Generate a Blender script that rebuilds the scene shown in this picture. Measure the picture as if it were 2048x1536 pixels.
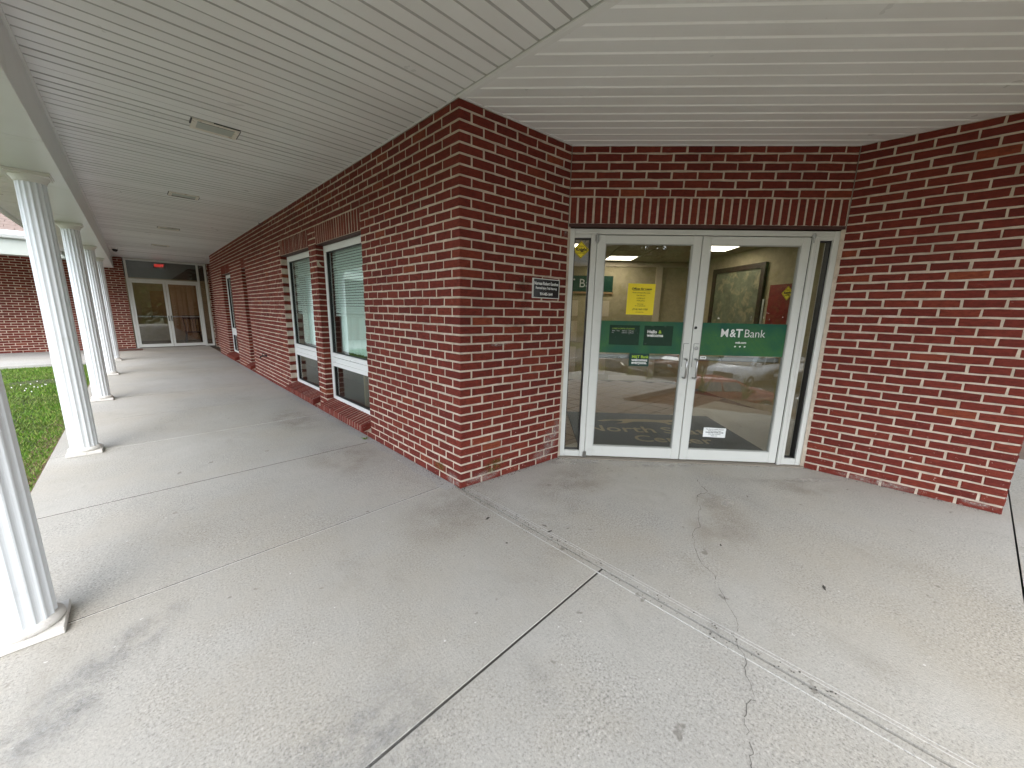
import bpy, bmesh, math, random
import numpy as np
from mathutils import Matrix, Vector
random.seed(7); rng = np.random.default_rng(7)
for o in list(bpy.data.objects): bpy.data.objects.remove(o)
S = bpy.context.scene
COL = S.collection
R = math.radians

# ------------------------------------------------------------------ camera
def rotcam(yaw, pitch, roll):
    F = Vector((math.sin(yaw)*math.cos(pitch), math.cos(yaw)*math.cos(pitch), -math.sin(pitch)))
    R0 = Vector((math.cos(yaw), -math.sin(yaw), 0)); U0 = R0.cross(F)
    Rv = math.cos(roll)*R0 + math.sin(roll)*U0; Uv = -math.sin(roll)*R0 + math.cos(roll)*U0
    return F, Rv, Uv
CF, CR, CU = rotcam(R(39.0814), R(10.9328), R(1.2339))
CAMH = 1.4002; FPX = 748.93/2
cam = bpy.data.cameras.new('camera'); camo = bpy.data.objects.new('camera', cam); COL.objects.link(camo)
cam.sensor_width = 36; cam.lens = 748.93/2048*36; cam.clip_start = 0.03; cam.clip_end = 2000
m = Matrix((CR, CU, -CF)).transposed().to_4x4(); m.translation = (0, 0, CAMH); camo.matrix_world = m
S.camera = camo
S.render.resolution_x, S.render.resolution_y = 1024, 768
def to_px(P):
    d = Vector(P) - Vector((0, 0, CAMH)); w = d.dot(CF)
    if w < .05: return None
    return 512 + FPX*d.dot(CR)/w, 384 - FPX*d.dot(CU)/w, w

# ------------------------------------------------------------------ world, sun, exposure
W = bpy.data.worlds.new('World'); S.world = W; W.use_nodes = True
wn = W.node_tree.nodes; wl = W.node_tree.links; wn.clear()
sky = wn.new('ShaderNodeTexSky'); sky.sky_type = 'NISHITA'; sky.sun_disc = False
SUN_EL, SUN_ROT = R(52), R(205)
sky.sun_elevation = SUN_EL; sky.sun_rotation = SUN_ROT; sky.air_density = 1.0; sky.dust_density = 1.5; sky.ozone_density = 1.0
hs = wn.new('ShaderNodeHueSaturation'); hs.inputs['Saturation'].default_value = 0.42; hs.inputs['Value'].default_value = 1.0
bg = wn.new('ShaderNodeBackground'); bg.inputs['Strength'].default_value = 0.15
wo = wn.new('ShaderNodeOutputWorld')
wl.new(sky.outputs[0], hs.inputs['Color']); wl.new(hs.outputs[0], bg.inputs[0]); wl.new(bg.outputs[0], wo.inputs[0])
sun = bpy.data.lights.new('sun', 'SUN'); sun.energy = 0.6; sun.angle = R(70); sun.color = (1, .985, .955)
suno = bpy.data.objects.new('sun', sun); COL.objects.link(suno)
sd = Vector((math.sin(SUN_ROT)*math.cos(SUN_EL), math.cos(SUN_ROT)*math.cos(SUN_EL), math.sin(SUN_EL)))
suno.rotation_euler = sd.to_track_quat('Z', 'Y').to_euler(); suno.location = (0, 0, 20)
S.view_settings.view_transform = 'Standard'; S.view_settings.look = 'None'
S.view_settings.exposure = 2.12; S.view_settings.gamma = 1; S.view_settings.use_curve_mapping = False
S.render.engine = 'CYCLES'
S.cycles.max_bounces = 10; S.cycles.diffuse_bounces = 6; S.cycles.glossy_bounces = 5; S.cycles.transparent_max_bounces = 16
S.cycles.caustics_reflective = False; S.cycles.caustics_refractive = False

# ------------------------------------------------------------------ frames of the place
C0 = Vector((1.4515, 2.4076)); LT = R(-5.8308)
E1 = Vector((math.sin(LT), math.cos(LT))); E0 = Vector((math.cos(LT), -math.sin(LT)))
IC = Vector((2.5545, 2.4076)); TH = R(41.9565); DD = Vector((math.cos(TH), -math.sin(TH))); NN = Vector((-math.sin(TH), -math.cos(TH)))
DL = 2.3293; RW = IC + DD*DL; RT = R(-7.3585); R1 = -Vector((math.sin(RT), math.cos(RT)))
ZS = 2.783; ZT = 2.7257; MH = 0.06839; MB = 0.2032; GAP = 0.0142
FARY = 14.65
def frame(o, xd):
    M = Matrix.Identity(4); M[0][0], M[1][0] = xd.x, xd.y; M[0][1], M[1][1] = -xd.y, xd.x; M[0][3], M[1][3] = o.x, o.y
    return M
FL = frame(C0, -E1); FN = frame(C0, Vector((1, 0))); FD = frame(IC, DD); FR = frame(RW, R1); FF = frame(C0 + E1*FARY, E0)
FW = frame(C0, E0)          # walkway frame: x = right of walkway, y = along it, origin at the brick corner
FWD = Matrix.Identity(4)

# ------------------------------------------------------------------ helpers
def tag(o, label=None, cat=None, group=None, kind=None):
    if label: o['label'] = label
    if cat: o['category'] = cat
    if group: o['group'] = group
    if kind: o['kind'] = kind
    return o
def link(name, me, mat=None, parent=None, M=None):
    o = bpy.data.objects.new(name, me); COL.objects.link(o)
    if mat is not None and me is not None and len(me.materials) == 0: me.materials.append(mat)
    if parent is not None: o.parent = parent
    if M is not None: o.matrix_local = M
    return o
def empty(name, M, label=None, cat=None, group=None, kind=None):
    o = bpy.data.objects.new(name, None); COL.objects.link(o); o.matrix_world = M; o.empty_display_size = .1
    return tag(o, label, cat, group, kind)
class MB_:
    def __init__(s): s.v = []; s.f = []; s.sm = []
    def add(s, vs, fs, smooth=False):
        n = len(s.v); s.v += [tuple(v) for v in vs]; s.f += [tuple(i+n for i in f) for f in fs]; s.sm += [smooth]*len(fs); return s
    def box(s, x0, x1, y0, y1, z0, z1, b=0.0):
        if b <= 0:
            return s.add([(x, y, z) for z in (z0, z1) for y in (y0, y1) for x in (x0, x1)],
                         [(0,2,3,1),(4,5,7,6),(0,1,5,4),(2,6,7,3),(0,4,6,2),(1,3,7,5)])
        bm = bmesh.new(); bmesh.ops.create_cube(bm, size=1)
        for v in bm.verts: v.co = ((x0+x1)/2+v.co.x*(x1-x0), (y0+y1)/2+v.co.y*(y1-y0), (z0+z1)/2+v.co.z*(z1-z0))
        bmesh.ops.bevel(bm, geom=bm.edges[:], offset=b, segments=1, affect='EDGES')
        bm.verts.index_update()
        s.add([v.co[:] for v in bm.verts], [[v.index for v in f.verts] for f in bm.faces]); bm.free(); return s
    def prism(s, pts, z0, z1):
        n = len(pts); vs = [(p[0], p[1], z0) for p in pts] + [(p[0], p[1], z1) for p in pts]
        return s.add(vs, [tuple(reversed(range(n))), tuple(range(n, 2*n))] + [(i, (i+1) % n, n+(i+1) % n, n+i) for i in range(n)])
    def ext(s, pts, axis, a0, a1):      # polygon pts in the plane normal to axis ('x','y'), extruded a0..a1
        n = len(pts)
        mk = (lambda p, a: (a, p[0], p[1])) if axis == 'x' else (lambda p, a: (p[0], a, p[1]))
        vs = [mk(p, a0) for p in pts] + [mk(p, a1) for p in pts]
        return s.add(vs, [tuple(reversed(range(n))), tuple(range(n, 2*n))] + [(i, (i+1) % n, n+(i+1) % n, n+i) for i in range(n)])
    def lathe(s, prof, cx=0, cy=0, n=32, fn=None, smooth=True):
        vs = []; fs = []
        for r, z in prof:
            for i in range(n):
                a = 2*math.pi*i/n; rr = r*(fn(i) if fn else 1); vs.append((cx+rr*math.cos(a), cy+rr*math.sin(a), z))
        for j in range(len(prof)-1):
            for i in range(n): fs.append((j*n+i, j*n+(i+1) % n, (j+1)*n+(i+1) % n, (j+1)*n+i))
        k = len(prof)-1
        s.add(vs, fs, smooth); s.add([vs[i] for i in range(n)], [tuple(reversed(range(n)))]); s.add([vs[k*n+i] for i in range(n)], [tuple(range(n))])
        return s
    def tube(s, pts, r, n=8):
        vs = []; fs = []; P = [Vector(p) for p in pts]
        for i, p in enumerate(P):
            t = (P[min(i+1, len(P)-1)] - P[max(i-1, 0)]).normalized()
            u = t.orthogonal().normalized(); w = t.cross(u)
            if i and u.dot(pu) < 0: u, w = -u, -w
            if i:
                u = (pu - t*pu.dot(t)).normalized(); w = t.cross(u)
            pu = u
            for k in range(n):
                a = 2*math.pi*k/n; vs.append(p + (u*math.cos(a) + w*math.sin(a))*r)
        for i in range(len(P)-1):
            for k in range(n): fs.append((i*n+k, i*n+(k+1) % n, (i+1)*n+(k+1) % n, (i+1)*n+k))
        fs.append(tuple(reversed(range(n)))); fs.append(tuple((len(P)-1)*n+k for k in range(n)))
        return s.add(vs, fs, True)
    def mesh(s, name):
        me = bpy.data.meshes.new(name); me.from_pydata(s.v, [], s.f)
        me.polygons.foreach_set('use_smooth', s.sm); me.update(); return me
    def build(s, name, mat=None, parent=None, M=None): return link(name, s.mesh(name), mat, parent, M)
def B(): return MB_()

# ------------------------------------------------------------------ materials
MATS = {}
def mat(name):
    m = bpy.data.materials.new(name); m.use_nodes = True; m.node_tree.nodes.clear(); MATS[name] = m
    nt = m.node_tree; out = nt.nodes.new('ShaderNodeOutputMaterial')
    return m, nt, out
class N:
    def __init__(s, nt): s.nt = nt
    def n(s, t, **kw):
        nd = s.nt.nodes.new('ShaderNode'+t)
        for k, v in kw.items(): setattr(nd, k, v)
        return nd
    def l(s, a, b): s.nt.links.new(a, b)
    def val(s, sock, v):
        if hasattr(v, 'node'): s.l(v, sock)
        else: sock.default_value = v
    def noise(s, vec, scale, detail=3, rough=.5, dist=0):
        nd = s.n('TexNoise'); s.val(nd.inputs['Vector'], vec); nd.inputs['Scale'].default_value = scale
        nd.inputs['Detail'].default_value = detail; nd.inputs['Roughness'].default_value = rough; nd.inputs['Distortion'].default_value = dist
        return nd.outputs['Fac']
    def ramp(s, fac, stops, interp='LINEAR'):
        nd = s.n('ValToRGB'); s.val(nd.inputs[0], fac); cr = nd.color_ramp; cr.interpolation = interp
        while len(cr.elements) < len(stops): cr.elements.new(.5)
        for e, (p, c) in zip(cr.elements, stops):
            e.position = p; e.color = (c, c, c, 1) if isinstance(c, (int, float)) else (*c, 1)
        return nd.outputs[0]
    def mix(s, fac, a, b, mode='MIX'):
        nd = s.n('Mix', data_type='RGBA', blend_type=mode); s.val(nd.inputs[0], fac)
        for sk, v in ((nd.inputs[6], a), (nd.inputs[7], b)):
            if isinstance(v, tuple): v = (*v[:3], 1)
            s.val(sk, v)
        return nd.outputs[2]
    def math(s, op, a, b=0.0, c=0.0):
        nd = s.n('Math', operation=op); s.val(nd.inputs[0], a); s.val(nd.inputs[1], b); s.val(nd.inputs[2], c); return nd.outputs[0]
    def vmap(s, vec, scale=(1, 1, 1), rot=(0, 0, 0)):
        nd = s.n('Mapping'); s.l(vec, nd.inputs[0]); nd.inputs['Scale'].default_value = scale; nd.inputs['Rotation'].default_value = rot; return nd.outputs[0]
    def pos(s): return s.n('NewGeometry').outputs['Position']
    def obj(s): return s.n('TexCoord').outputs['Object']
    def bump(s, h, strength=.3, dist=.01):
        nd = s.n('Bump'); s.l(h, nd.inputs['Height']); nd.inputs['Strength'].default_value = strength; nd.inputs['Distance'].default_value = dist; return nd.outputs[0]
    def pbr(s, out, color, rough=.6, normal=None, metal=0., spec=.5, emis=None, estr=0):
        p = s.n('BsdfPrincipled')
        s.val(p.inputs['Base Color'], (*color, 1) if isinstance(color, tuple) else color); s.val(p.inputs['Roughness'], rough)
        p.inputs['Metallic'].default_value = metal; p.inputs['Specular IOR Level'].default_value = spec
        if normal is not None: s.l(normal, p.inputs['Normal'])
        if emis: p.inputs['Emission Color'].default_value = (*emis, 1); p.inputs['Emission Strength'].default_value = estr
        s.l(p.outputs[0], out.inputs['Surface']); return p
def plain(name, color, rough=.6, metal=0., var=.06, scale=6, spec=.5, bump=0, bscale=80, dirt=None, emis=None, estr=0):
    m, nt, out = mat(name); k = N(nt); P = k.pos()
    f = k.noise(P, scale, 4, .6)
    c = k.mix(f, tuple(x*(1-var) for x in color), tuple(min(1, x*(1+var)) for x in color))
    if dirt:
        d = k.ramp(k.noise(P, dirt[1], 5, .65, .4), [(dirt[2], 0.), (dirt[2]+.18, dirt[3])]); c = k.mix(d, c, dirt[0])
    nm = k.bump(k.noise(P, bscale, 3, .6), bump, .004) if bump else None
    r = k.math('ADD', k.math('MULTIPLY', k.noise(P, scale*2.3, 3), .16), rough-.08)
    k.pbr(out, c, r, nm, metal, spec, emis, estr); return m

def brick_mat(name, dark=1.0):
    m, nt, out = mat(name); k = N(nt); P = k.pos()
    oi = k.n('ObjectInfo').outputs['Random']; isl = k.n('NewGeometry').outputs['Random Per Island']
    r = k.math('FRACT', k.math('ADD', k.math('MULTIPLY', oi, 7.31), isl))
    c = k.ramp(r, [(0, (.135*dark, .0185*dark, .0125*dark)), (.25, (.165*dark, .0235*dark, .0145*dark)), (.75, (.185*dark, .0275*dark, .0165*dark)), (.95, (.21*dark, .037*dark, .019*dark)), (1, (.27*dark, .062*dark, .024*dark))])
    n1 = k.noise(k.vmap(P, (1, 1, 2.6)), 24, 5, .65)
    c = k.mix(k.ramp(n1, [(.34, .9), (.62, 0.)]), c, k.mix(1, c, (.55, .48, .48), 'MULTIPLY'))
    big = k.noise(P, 3.1, 4, .6, .3)
    c = k.mix(k.ramp(big, [(.52, 0.), (.75, .3)]), c, (.20, .040, .026))
    sand = k.noise(P, 420, 2, .7); c = k.mix(k.math('MULTIPLY', sand, .2), c, (.20, .05, .035))
    # lime flecks and mortar smears, thicker low down where splash reaches
    sx = k.n('SeparateXYZ'); k.l(P, sx.inputs[0])
    low = k.math('MULTIPLY', k.math('SUBTRACT', 1.0, k.ramp(k.math('MULTIPLY', sx.outputs[2], .9), [(0, 0.), (1, 1.)])), .085)
    fl = k.noise(P, 42, 4, .78); th = k.math('SUBTRACT', .70, low)
    flm = k.ramp(k.math('SUBTRACT', fl, th), [(0, 0.), (.05, .6)])
    c = k.mix(flm, c, (.62, .46, .40))
    sm = k.ramp(k.noise(P, 9.5, 6, .72, .6), [(.64, 0.), (.76, .4)]); c = k.mix(sm, c, (.34, .15, .115))
    h = k.math('ADD', k.math('MULTIPLY', k.noise(P, 130, 4, .7), .6), k.math('MULTIPLY', n1, .6))
    k.pbr(out, c, k.math('ADD', .72, k.math('MULTIPLY', fl, .2)), k.bump(h, .55, .004), spec=.32); return m
def mortar_mat(name):
    m, nt, out = mat(name); k = N(nt); P = k.pos()
    c = k.ramp(k.noise(P, 14, 5, .65), [(.25, (.42, .345, .27)), (.5, (.58, .49, .395)), (.75, (.72, .63, .52))])
    c = k.mix(k.ramp(k.noise(P, 2.2, 3), [(.56, 0.), (.7, .4)]), c, (.30, .27, .23))
    k.pbr(out, c, .92, k.bump(k.noise(P, 260, 4, .75), .7, .004), spec=.15); return m
def concrete_mat(name, base=(.465, .450, .412), warm=(.44, .40, .33), k0=1.0):
    m, nt, out = mat(name); k = N(nt); P = k.pos()
    sc = lambda c, f: tuple(x*f*k0 for x in c)
    c = k.ramp(k.noise(P, .8, 6, .65, .4), [(.28, sc(base, .84)), (.48, sc(base, .99)), (.72, sc(base, 1.10))])
    c = k.mix(k.ramp(k.noise(P, .6, 5, .65), [(.44, 0.), (.64, .75)]), c, sc(warm, 1))
    oi = k.n('ObjectInfo').outputs['Random']
    c = k.mix(k.math('MULTIPLY', oi, .22), c, sc(warm, .92))
    br = k.noise(k.vmap(P, (110, 5, 5), (0, 0, R(22))), 1.3, 4, .65); c = k.mix(k.ramp(br, [(.35, .0), (.75, .26)]), c, sc(base, .62))
    wear = k.ramp(k.noise(P, 1.1, 4, .7, .3), [(.40, .25), (.65, 1.)])
    ag = k.noise(P, 100, 4, .8); c = k.mix(k.math('MULTIPLY', k.ramp(ag, [(.36, .95), (.48, 0.)]), wear), c, sc(base, .36))
    c = k.mix(k.math('MULTIPLY', k.ramp(ag, [(.55, 0.), (.68, .7)]), wear), c, sc(base, 1.65))
    ag2 = k.noise(P, 48, 5, .8); c = k.mix(k.ramp(ag2, [(.30, .5), (.42, 0.)]), c, sc(base, .52))
    ag3 = k.noise(P, 17, 5, .75); c = k.mix(k.ramp(ag3, [(.28, .35), (.44, 0.)]), c, sc(base, .66))
    sp = k.ramp(k.noise(P, 7.5, 3, .55), [(.70, 0.), (.73, .55)]); c = k.mix(sp, c, (.15, .135, .11))
    sp2 = k.ramp(k.noise(k.vmap(P, (1.3, .8, 1)), 2.1, 6, .66, .6), [(.58, 0.), (.72, .25)]); c = k.mix(sp2, c, (.235, .21, .17))
    rust = k.ramp(k.noise(P, 1.35, 5, .65, .4), [(.68, 0.), (.80, .2)]); c = k.mix(rust, c, (.36, .255, .165))
    wf = k.ramp(k.noise(P, 31, 2, .6), [(.735, 0.), (.76, .85)]); c = k.mix(wf, c, (.74, .73, .70))
    h = k.math('ADD', k.math('MULTIPLY', ag, .7), k.math('MULTIPLY', ag2, .5))
    k.pbr(out, c, .84, k.bump(h, .6, .004), spec=.25); return m
def soffit_mat(name, col=(.79, .80, .79)):
    m, nt, out = mat(name); k = N(nt); P = k.pos(); oi = k.n('ObjectInfo').outputs['Random']
    c = k.mix(oi, tuple(x*.955 for x in col), tuple(min(1, x*1.03) for x in col))
    c = k.mix(k.ramp(k.noise(P, 1.4, 4, .6), [(.5, 0.), (.75, .25)]), c, (.62, .60, .56))
    c = k.mix(k.ramp(k.noise(P, 30, 3, .7), [(.68, 0.), (.8, .3)]), c, (.40, .38, .33))
    k.pbr(out, c, k.math('ADD', .24, k.math('MULTIPLY', k.noise(P, 5, 3), .12)), k.bump(k.noise(P, 4, 2), .06, .02), spec=.5); return m
def glass_mat(name, tint=(.93, .95, .94), boost=2.0):
    m, nt, out = mat(name); k = N(nt)
    fr = k.n('Fresnel'); bf = k.n('NewGeometry').outputs['Backfacing']; k.l(k.math('ADD', 1.52, k.math('MULTIPLY', bf, 1/1.52-1.52)), fr.inputs[0])
    g = k.n('BsdfGlossy'); g.inputs['Roughness'].default_value = 0.004; g.inputs[0].default_value = (.97, .98, .97, 1)
    t = k.n('BsdfTransparent'); t.inputs[0].default_value = (*tint, 1); mx = k.n('MixShader')
    k.l(k.math('MINIMUM', k.math('MULTIPLY', fr.outputs[0], boost), 1.0), mx.inputs[0]); k.l(t.outputs[0], mx.inputs[1]); k.l(g.outputs[0], mx.inputs[2])
    k.l(mx.outputs[0], out.inputs['Surface']); return m
def emit(name, color, s):
    m, nt, out = mat(name); k = N(nt); e = k.n('Emission'); e.inputs[0].default_value = (*color, 1); e.inputs[1].default_value = s
    k.l(e.outputs[0], out.inputs['Surface']); return m

BRICK = brick_mat('brick'); MORT = mortar_mat('mortar'); CONC = concrete_mat('concrete'); SOFF = soffit_mat('soffit_vinyl')
CONC2 = concrete_mat('concrete_grey', (.45, .447, .43), (.43, .41, .37))
TRIM = plain('trim_white', (.76, .765, .75), .42, var=.05, dirt=((.40, .38, .32), 5, .58, .35))
BEAMM = plain('beam_wrap', (.76, .77, .76), .36, var=.04, scale=2, dirt=((.5, .49, .44), 3, .56, .3))
COLW = plain('column_paint', (.76, .79, .81), .42, var=.04, dirt=((.50, .50, .47), 8, .58, .35))
CAPW = plain('column_cap', (.74, .73, .68), .5, var=.08, dirt=((.40, .38, .30), 20, .60, .4))
PLINTH = plain('plinth_paint', (.68, .66, .62), .6, var=.08, dirt=((.33, .30, .25), 16, .52, .6), bump=.3)
ALU = plain('door_frame_paint', (.66, .67, .63), .38, var=.03, dirt=((.45, .44, .40), 11, .6, .3))
WINW = plain('window_frame_white', (.80, .81, .80), .35, var=.03, dirt=((.5, .5, .47), 9, .62, .2))
BLACK = plain('black_rubber', (.012, .012, .012), .5, var=.2); STEEL = plain('brushed_steel', (.45, .45, .44), .3, metal=1, var=.1)
DSTEEL = plain('lintel_steel', (.06, .022, .018), .7, var=.3); CAULK = plain('grey_sealant', (.25, .22, .18), .8, var=.15)
GLASS = glass_mat('clear_glass', (.92, .95, .94), 1.9); WGLASS = glass_mat('window_glass', (.88, .95, .93), 1.0)
PLAQ = plain('plaque_black', (.006, .006, .007), .25, var=.1); WHITE = plain('print_white', (.82, .82, .8), .5, var=.02)
YEL = plain('paper_yellow', (.85, .68, .03), .7, var=.04); INK = plain('print_black', (.012, .012, .012), .6, var=.1)
LIME = plain('print_lime', (.36, .55, .03), .5); GREY = plain('print_grey', (.55, .55, .55), .5); PAPER = plain('paper_white', (.82, .84, .82), .7, var=.03)
DGREEN = plain('card_dark_green', (.006, .045, .03), .35, var=.1); PANELG = plain('panel_green', (.012, .04, .022), .25, var=.25, scale=12)
BEIGE = plain('lobby_wallpaper', (.38, .325, .215), .8, var=.3, scale=9, dirt=((.30, .26, .12), 3.5, .5, .6)); CEILT = plain('lobby_ceiling_tile', (.40, .35, .28), .9, var=.06, bump=.2)
TRIMI = plain('lobby_trim', (.55, .47, .36), .6); TILE = plain('floor_tile_brown', (.16, .098, .052), .35, var=.25, scale=5); GROUT = plain('tile_grout', (.10, .07, .045), .8)
MATG = plain('entrance_mat_pile', (.018, .024, .025), .95, var=.25, scale=40, bump=.5, bscale=400); TAN = plain('mat_lettering', (.26, .20, .11), .95, var=.2, scale=60)
WOOD = plain('dark_wood', (.035, .017, .009), .5, var=.4, scale=20); POST = plain('poster_red', (.20, .012, .010), .5, var=.4, scale=10)
PICT = plain('picture_print', (.14, .15, .10), .6, var=.7, scale=7, dirt=((.38, .33, .2), 6, .5, .8))
LAMPI = emit('lit_ceiling_lamp', (1, .88, .70), 3.0); EXITR = emit('lit_exit_letters', (1, .03, .02), .3)
LENS = plain('lamp_lens', (.40, .43, .39), .35, var=.06); RUST = plain('lamp_trim_rust', (.74, .70, .62), .6, var=.1, dirt=((.25, .10, .05), 40, .55, .8))
BLIND = plain('blind_slat', (.84, .88, .86), .5, var=.03); SHEER = plain('curtain_sheer', (.78, .84, .81), .9, var=.08)
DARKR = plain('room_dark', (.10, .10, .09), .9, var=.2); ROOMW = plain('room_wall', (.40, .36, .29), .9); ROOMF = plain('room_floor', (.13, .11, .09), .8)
SHING = plain('roof_shingle', (.20, .15, .125), .9, var=.3, scale=14, bump=.6, bscale=60)
GUT = plain('gutter_white', (.78, .79, .78), .35, var=.03); DIRT = plain('soil', (.15, .095, .06), .95, var=.3, scale=12, bump=.6)
LAWN = plain('lawn_soil', (.055, .07, .02), .95, var=.35, scale=9, bump=.6); ASPH = plain('asphalt', (.075, .075, .075), .9, var=.2, scale=20, bump=.5)
CRACK = plain('crack_dark', (.055, .05, .042), .95, var=.3, scale=50); STAIN = plain('stain_dark', (.20, .185, .16), .9, var=.2, scale=30)
REDM = plain('floor_mat_red', (.14, .055, .04), .95, var=.3, scale=30)
OAK = plain('oak_panel', (.33, .21, .11), .6, var=.2, scale=5)

# green printed band with its dot pattern
def band_mat():
    m, nt, out = mat('printed_green_band'); k = N(nt); P = k.obj()
    v = k.n('TexVoronoi'); v.inputs['Scale'].default_value = 95; v.inputs['Randomness'].default_value = 0.15; k.l(P, v.inputs['Vector'])
    dots = k.ramp(v.outputs['Distance'], [(.30, 1.), (.42, 0.)])
    g = k.ramp(k.noise(P, 3.2, 2), [(.42, 0.), (.62, 1.)])
    c = k.mix(k.math('MULTIPLY', dots, .85), (.004, .095, .052), k.mix(g, (.004, .055, .035), (.09, .20, .012)))
    k.pbr(out, c, .35); return m
BAND = band_mat()

# ------------------------------------------------------------------ ground and setting
def lf(x, y, z=0.0): p = C0 + E0*x + E1*y; return (p.x, p.y, z)
g = B().add([(-600, -600, -2.62), (600, -600, -2.62), (600, 600, -2.62), (-600, 600, -2.62)], [(0, 1, 2, 3)]).build('ground', LAWN); tag(g, kind='structure')
lot = B().box(-60, 60, -29, -8.6, -2.75, -2.5).build('parking_lot', ASPH); tag(lot, kind='structure')
road = B().box(-300, 300, -47, -38, -2.75, -2.52).build('road', ASPH); tag(road, kind='structure')
for i in range(14):
    B().box(-26+i*2.8, -25.88+i*2.8, -22.6, -17.2, -2.5, -2.496).build('bay_line', WHITE, lot)
terr = B().add([(-40, -2.35, -.10), (40, -2.35, -.10), (40, -8.6, -2.55), (-40, -8.6, -2.55)], [(0, 3, 2, 1)]).build('planted_bank', LAWN); tag(terr, kind='structure')
# raised ground under everything the camera stands on
base = B().prism([(-40, -2.35), (40, -2.35), (40, 60), (-40, 60)], -2.6, -.10).build('terrace_fill', DIRT); tag(base, kind='structure')

pav = empty('pavement', FW, 'pale concrete walkway slabs cut by straight joints along the brick wall', 'pavement', kind='structure')
JO = [-5.2, -2.72, -1.30, .14, 1.52, 2.98, 4.36, 5.84, 7.30, 8.66, 10.05, 11.35, 12.9, 14.66]
G = .0048
for a, b in zip(JO, JO[1:]):
    x1 = .03 if b > .2 else 0.0
    B().box(-2.40, x1-(.004 if b < .2 else 0), a+G, b-G, -.10, random.uniform(-.0015, .0008), .0025).build('slab', CONC, pav)
for q in JO[1:-1]: B().box(-2.395, .0, q-.0046, q+.0046, -.09, -.0025).build('joint_filler', CRACK, pav)
FWi = FW.inverted()
def wl_(x, y): v = FWi @ Vector((x, y, 0)); return (v.x, v.y)
# apron in front of the entrance, bounded by the seam, the building and the joint at the wall end
def poly_slab(pts_world, name, z=0.0, m_=CONC, inset=0.0):
    return B().prism([wl_(*p) for p in pts_world], -.10, z).build(name, m_, pav)
seam = lambda y: (C0 + E1*y)
sA, sB = seam(-.0) + E0*.006, seam(-2.72) + E0*.006
JY = -.36
poly_slab([(sA.x, sA.y), (C0 + E1*-(2.4076-JY)/E1.y + E0*.005)[:2], (6.5, JY), (6.5, 2.6), (2.6, 2.6), (1.6, 2.6)], 'slab', .001)
poly_slab([(C0 + E1*-(2.4076-JY+.010)/E1.y + E0*.005)[:2], (sB + E1*-.0)[:2], (6.5, -2.3), (6.5, JY-.010)], 'slab', -.004)
B().prism([wl_(1.5, JY-.02), wl_(6.5, JY-.02), wl_(6.5, JY+.004), wl_(1.5, JY+.004)], -.09, -.007).build('joint_filler', STAIN, pav)
B().box(-9, -2.40, 11.2, 14.66, -.10, -.004).build('slab', CONC2, pav)
for xx in (-3.15, -4.9): B().box(xx-.006, xx+.006, 11.2, 14.6, -.004, -.0025).build('joint_line', CRACK, pav)
tag(B().box(-2.58, -2.404, 1.2, 11.2, -.12, -.055).build('soil_strip', DIRT, None, FW), kind='structure')
LITE = concrete_mat('concrete_tooled', (.60, .595, .57), (.58, .55, .50))
for xx in (-.045, .042, .060): B().box(xx-.002, xx+.002, -2.7, -.05, -.02, .0016).build('tooled_line', LITE, pav)
for q in (JO[3], JO[5]):
    B().box(-2.3, -.1, q-.0115, q-.0080, -.02, .0016).build('tooled_line', LITE, pav)
# crack running from the doors across the apron
cr = [(3.172, 1.339), (3.09, 1.25), (3.011, 1.174), (2.93, 1.20), (2.853, 1.188), (2.72, 1.10), (2.604, 1.053), (2.45, .98), (2.33, .975), (2.291, .948), (2.15, .86), (2.069, .783), (2.039, .702), (1.96, .66), (1.887, .589), (1.807, .512), (1.759, .477), (1.697, .48), (1.64, .43), (1.599, .394), (1.52, .36), (1.447, .306), (1.38, .315), (1.321, .295), (1.25, .25), (1.196, .233), (1.05, .16)]
pts = []
for (x0, y0), (x1, y1) in zip(cr, cr[1:]):
    for t in np.linspace(0, 1, 5)[:-1]:
        pts.append(Vector((x0+(x1-x0)*t + random.uniform(-.008, .008), y0+(y1-y0)*t + random.uniform(-.008, .008))))
for part in (0, 1):
    mb = B()
    for i in range(len(pts)-1):
        if random.random() < .08: continue
        a, b = pts[i], pts[i+1]; side_l = (a - C0).dot(E0) < 0
        if side_l != bool(part): continue
        d = (b-a); nrm = Vector((-d.y, d.x)).normalized()*random.uniform(.0005, .0013)*(1.6 if i < 20 else 1)
        q = [a+nrm, a-nrm, b-nrm*.8, b+nrm*.8]; z = .0022
        mb.add([(*wl_(*p), z) for p in q], [(0, 1, 2, 3)])
    if mb.v: mb.build('crack', CRACK, pav)
def blob(cx, cy, rx, ry, rot, z, name, m_, n=18, jag=.35):
    P = []
    for i in range(n):
        a = 2*math.pi*i/n; r = 1+random.uniform(-jag, jag)
        x, y = rx*r*math.cos(a), ry*r*math.sin(a); P.append((cx+x*math.cos(rot)-y*math.sin(rot), cy+x*math.sin(rot)+y*math.cos(rot)))
    return B().add([(*wl_(*p), z) for p in P], [tuple(range(n))]).build(name, m_, pav)
for (x, y, rx, ry, ro) in [(1.37, 1.92, .022, .008, .4), (1.62, 1.62, .008, .02, .2), (1.60, 1.55, .02, .006, 0), (1.30, 1.62, .008, .006, 0), (1.72, 1.50, .009, .006, 0), (2.35, .80, .012, .005, .4), (3.2, .95, .02, .004, .5), (2.4, .3, .02, .007, .3)]:
    blob(x, y, rx, ry, ro, .0024, 'spot', STAIN if random.random() < .5 else CRACK)
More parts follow.
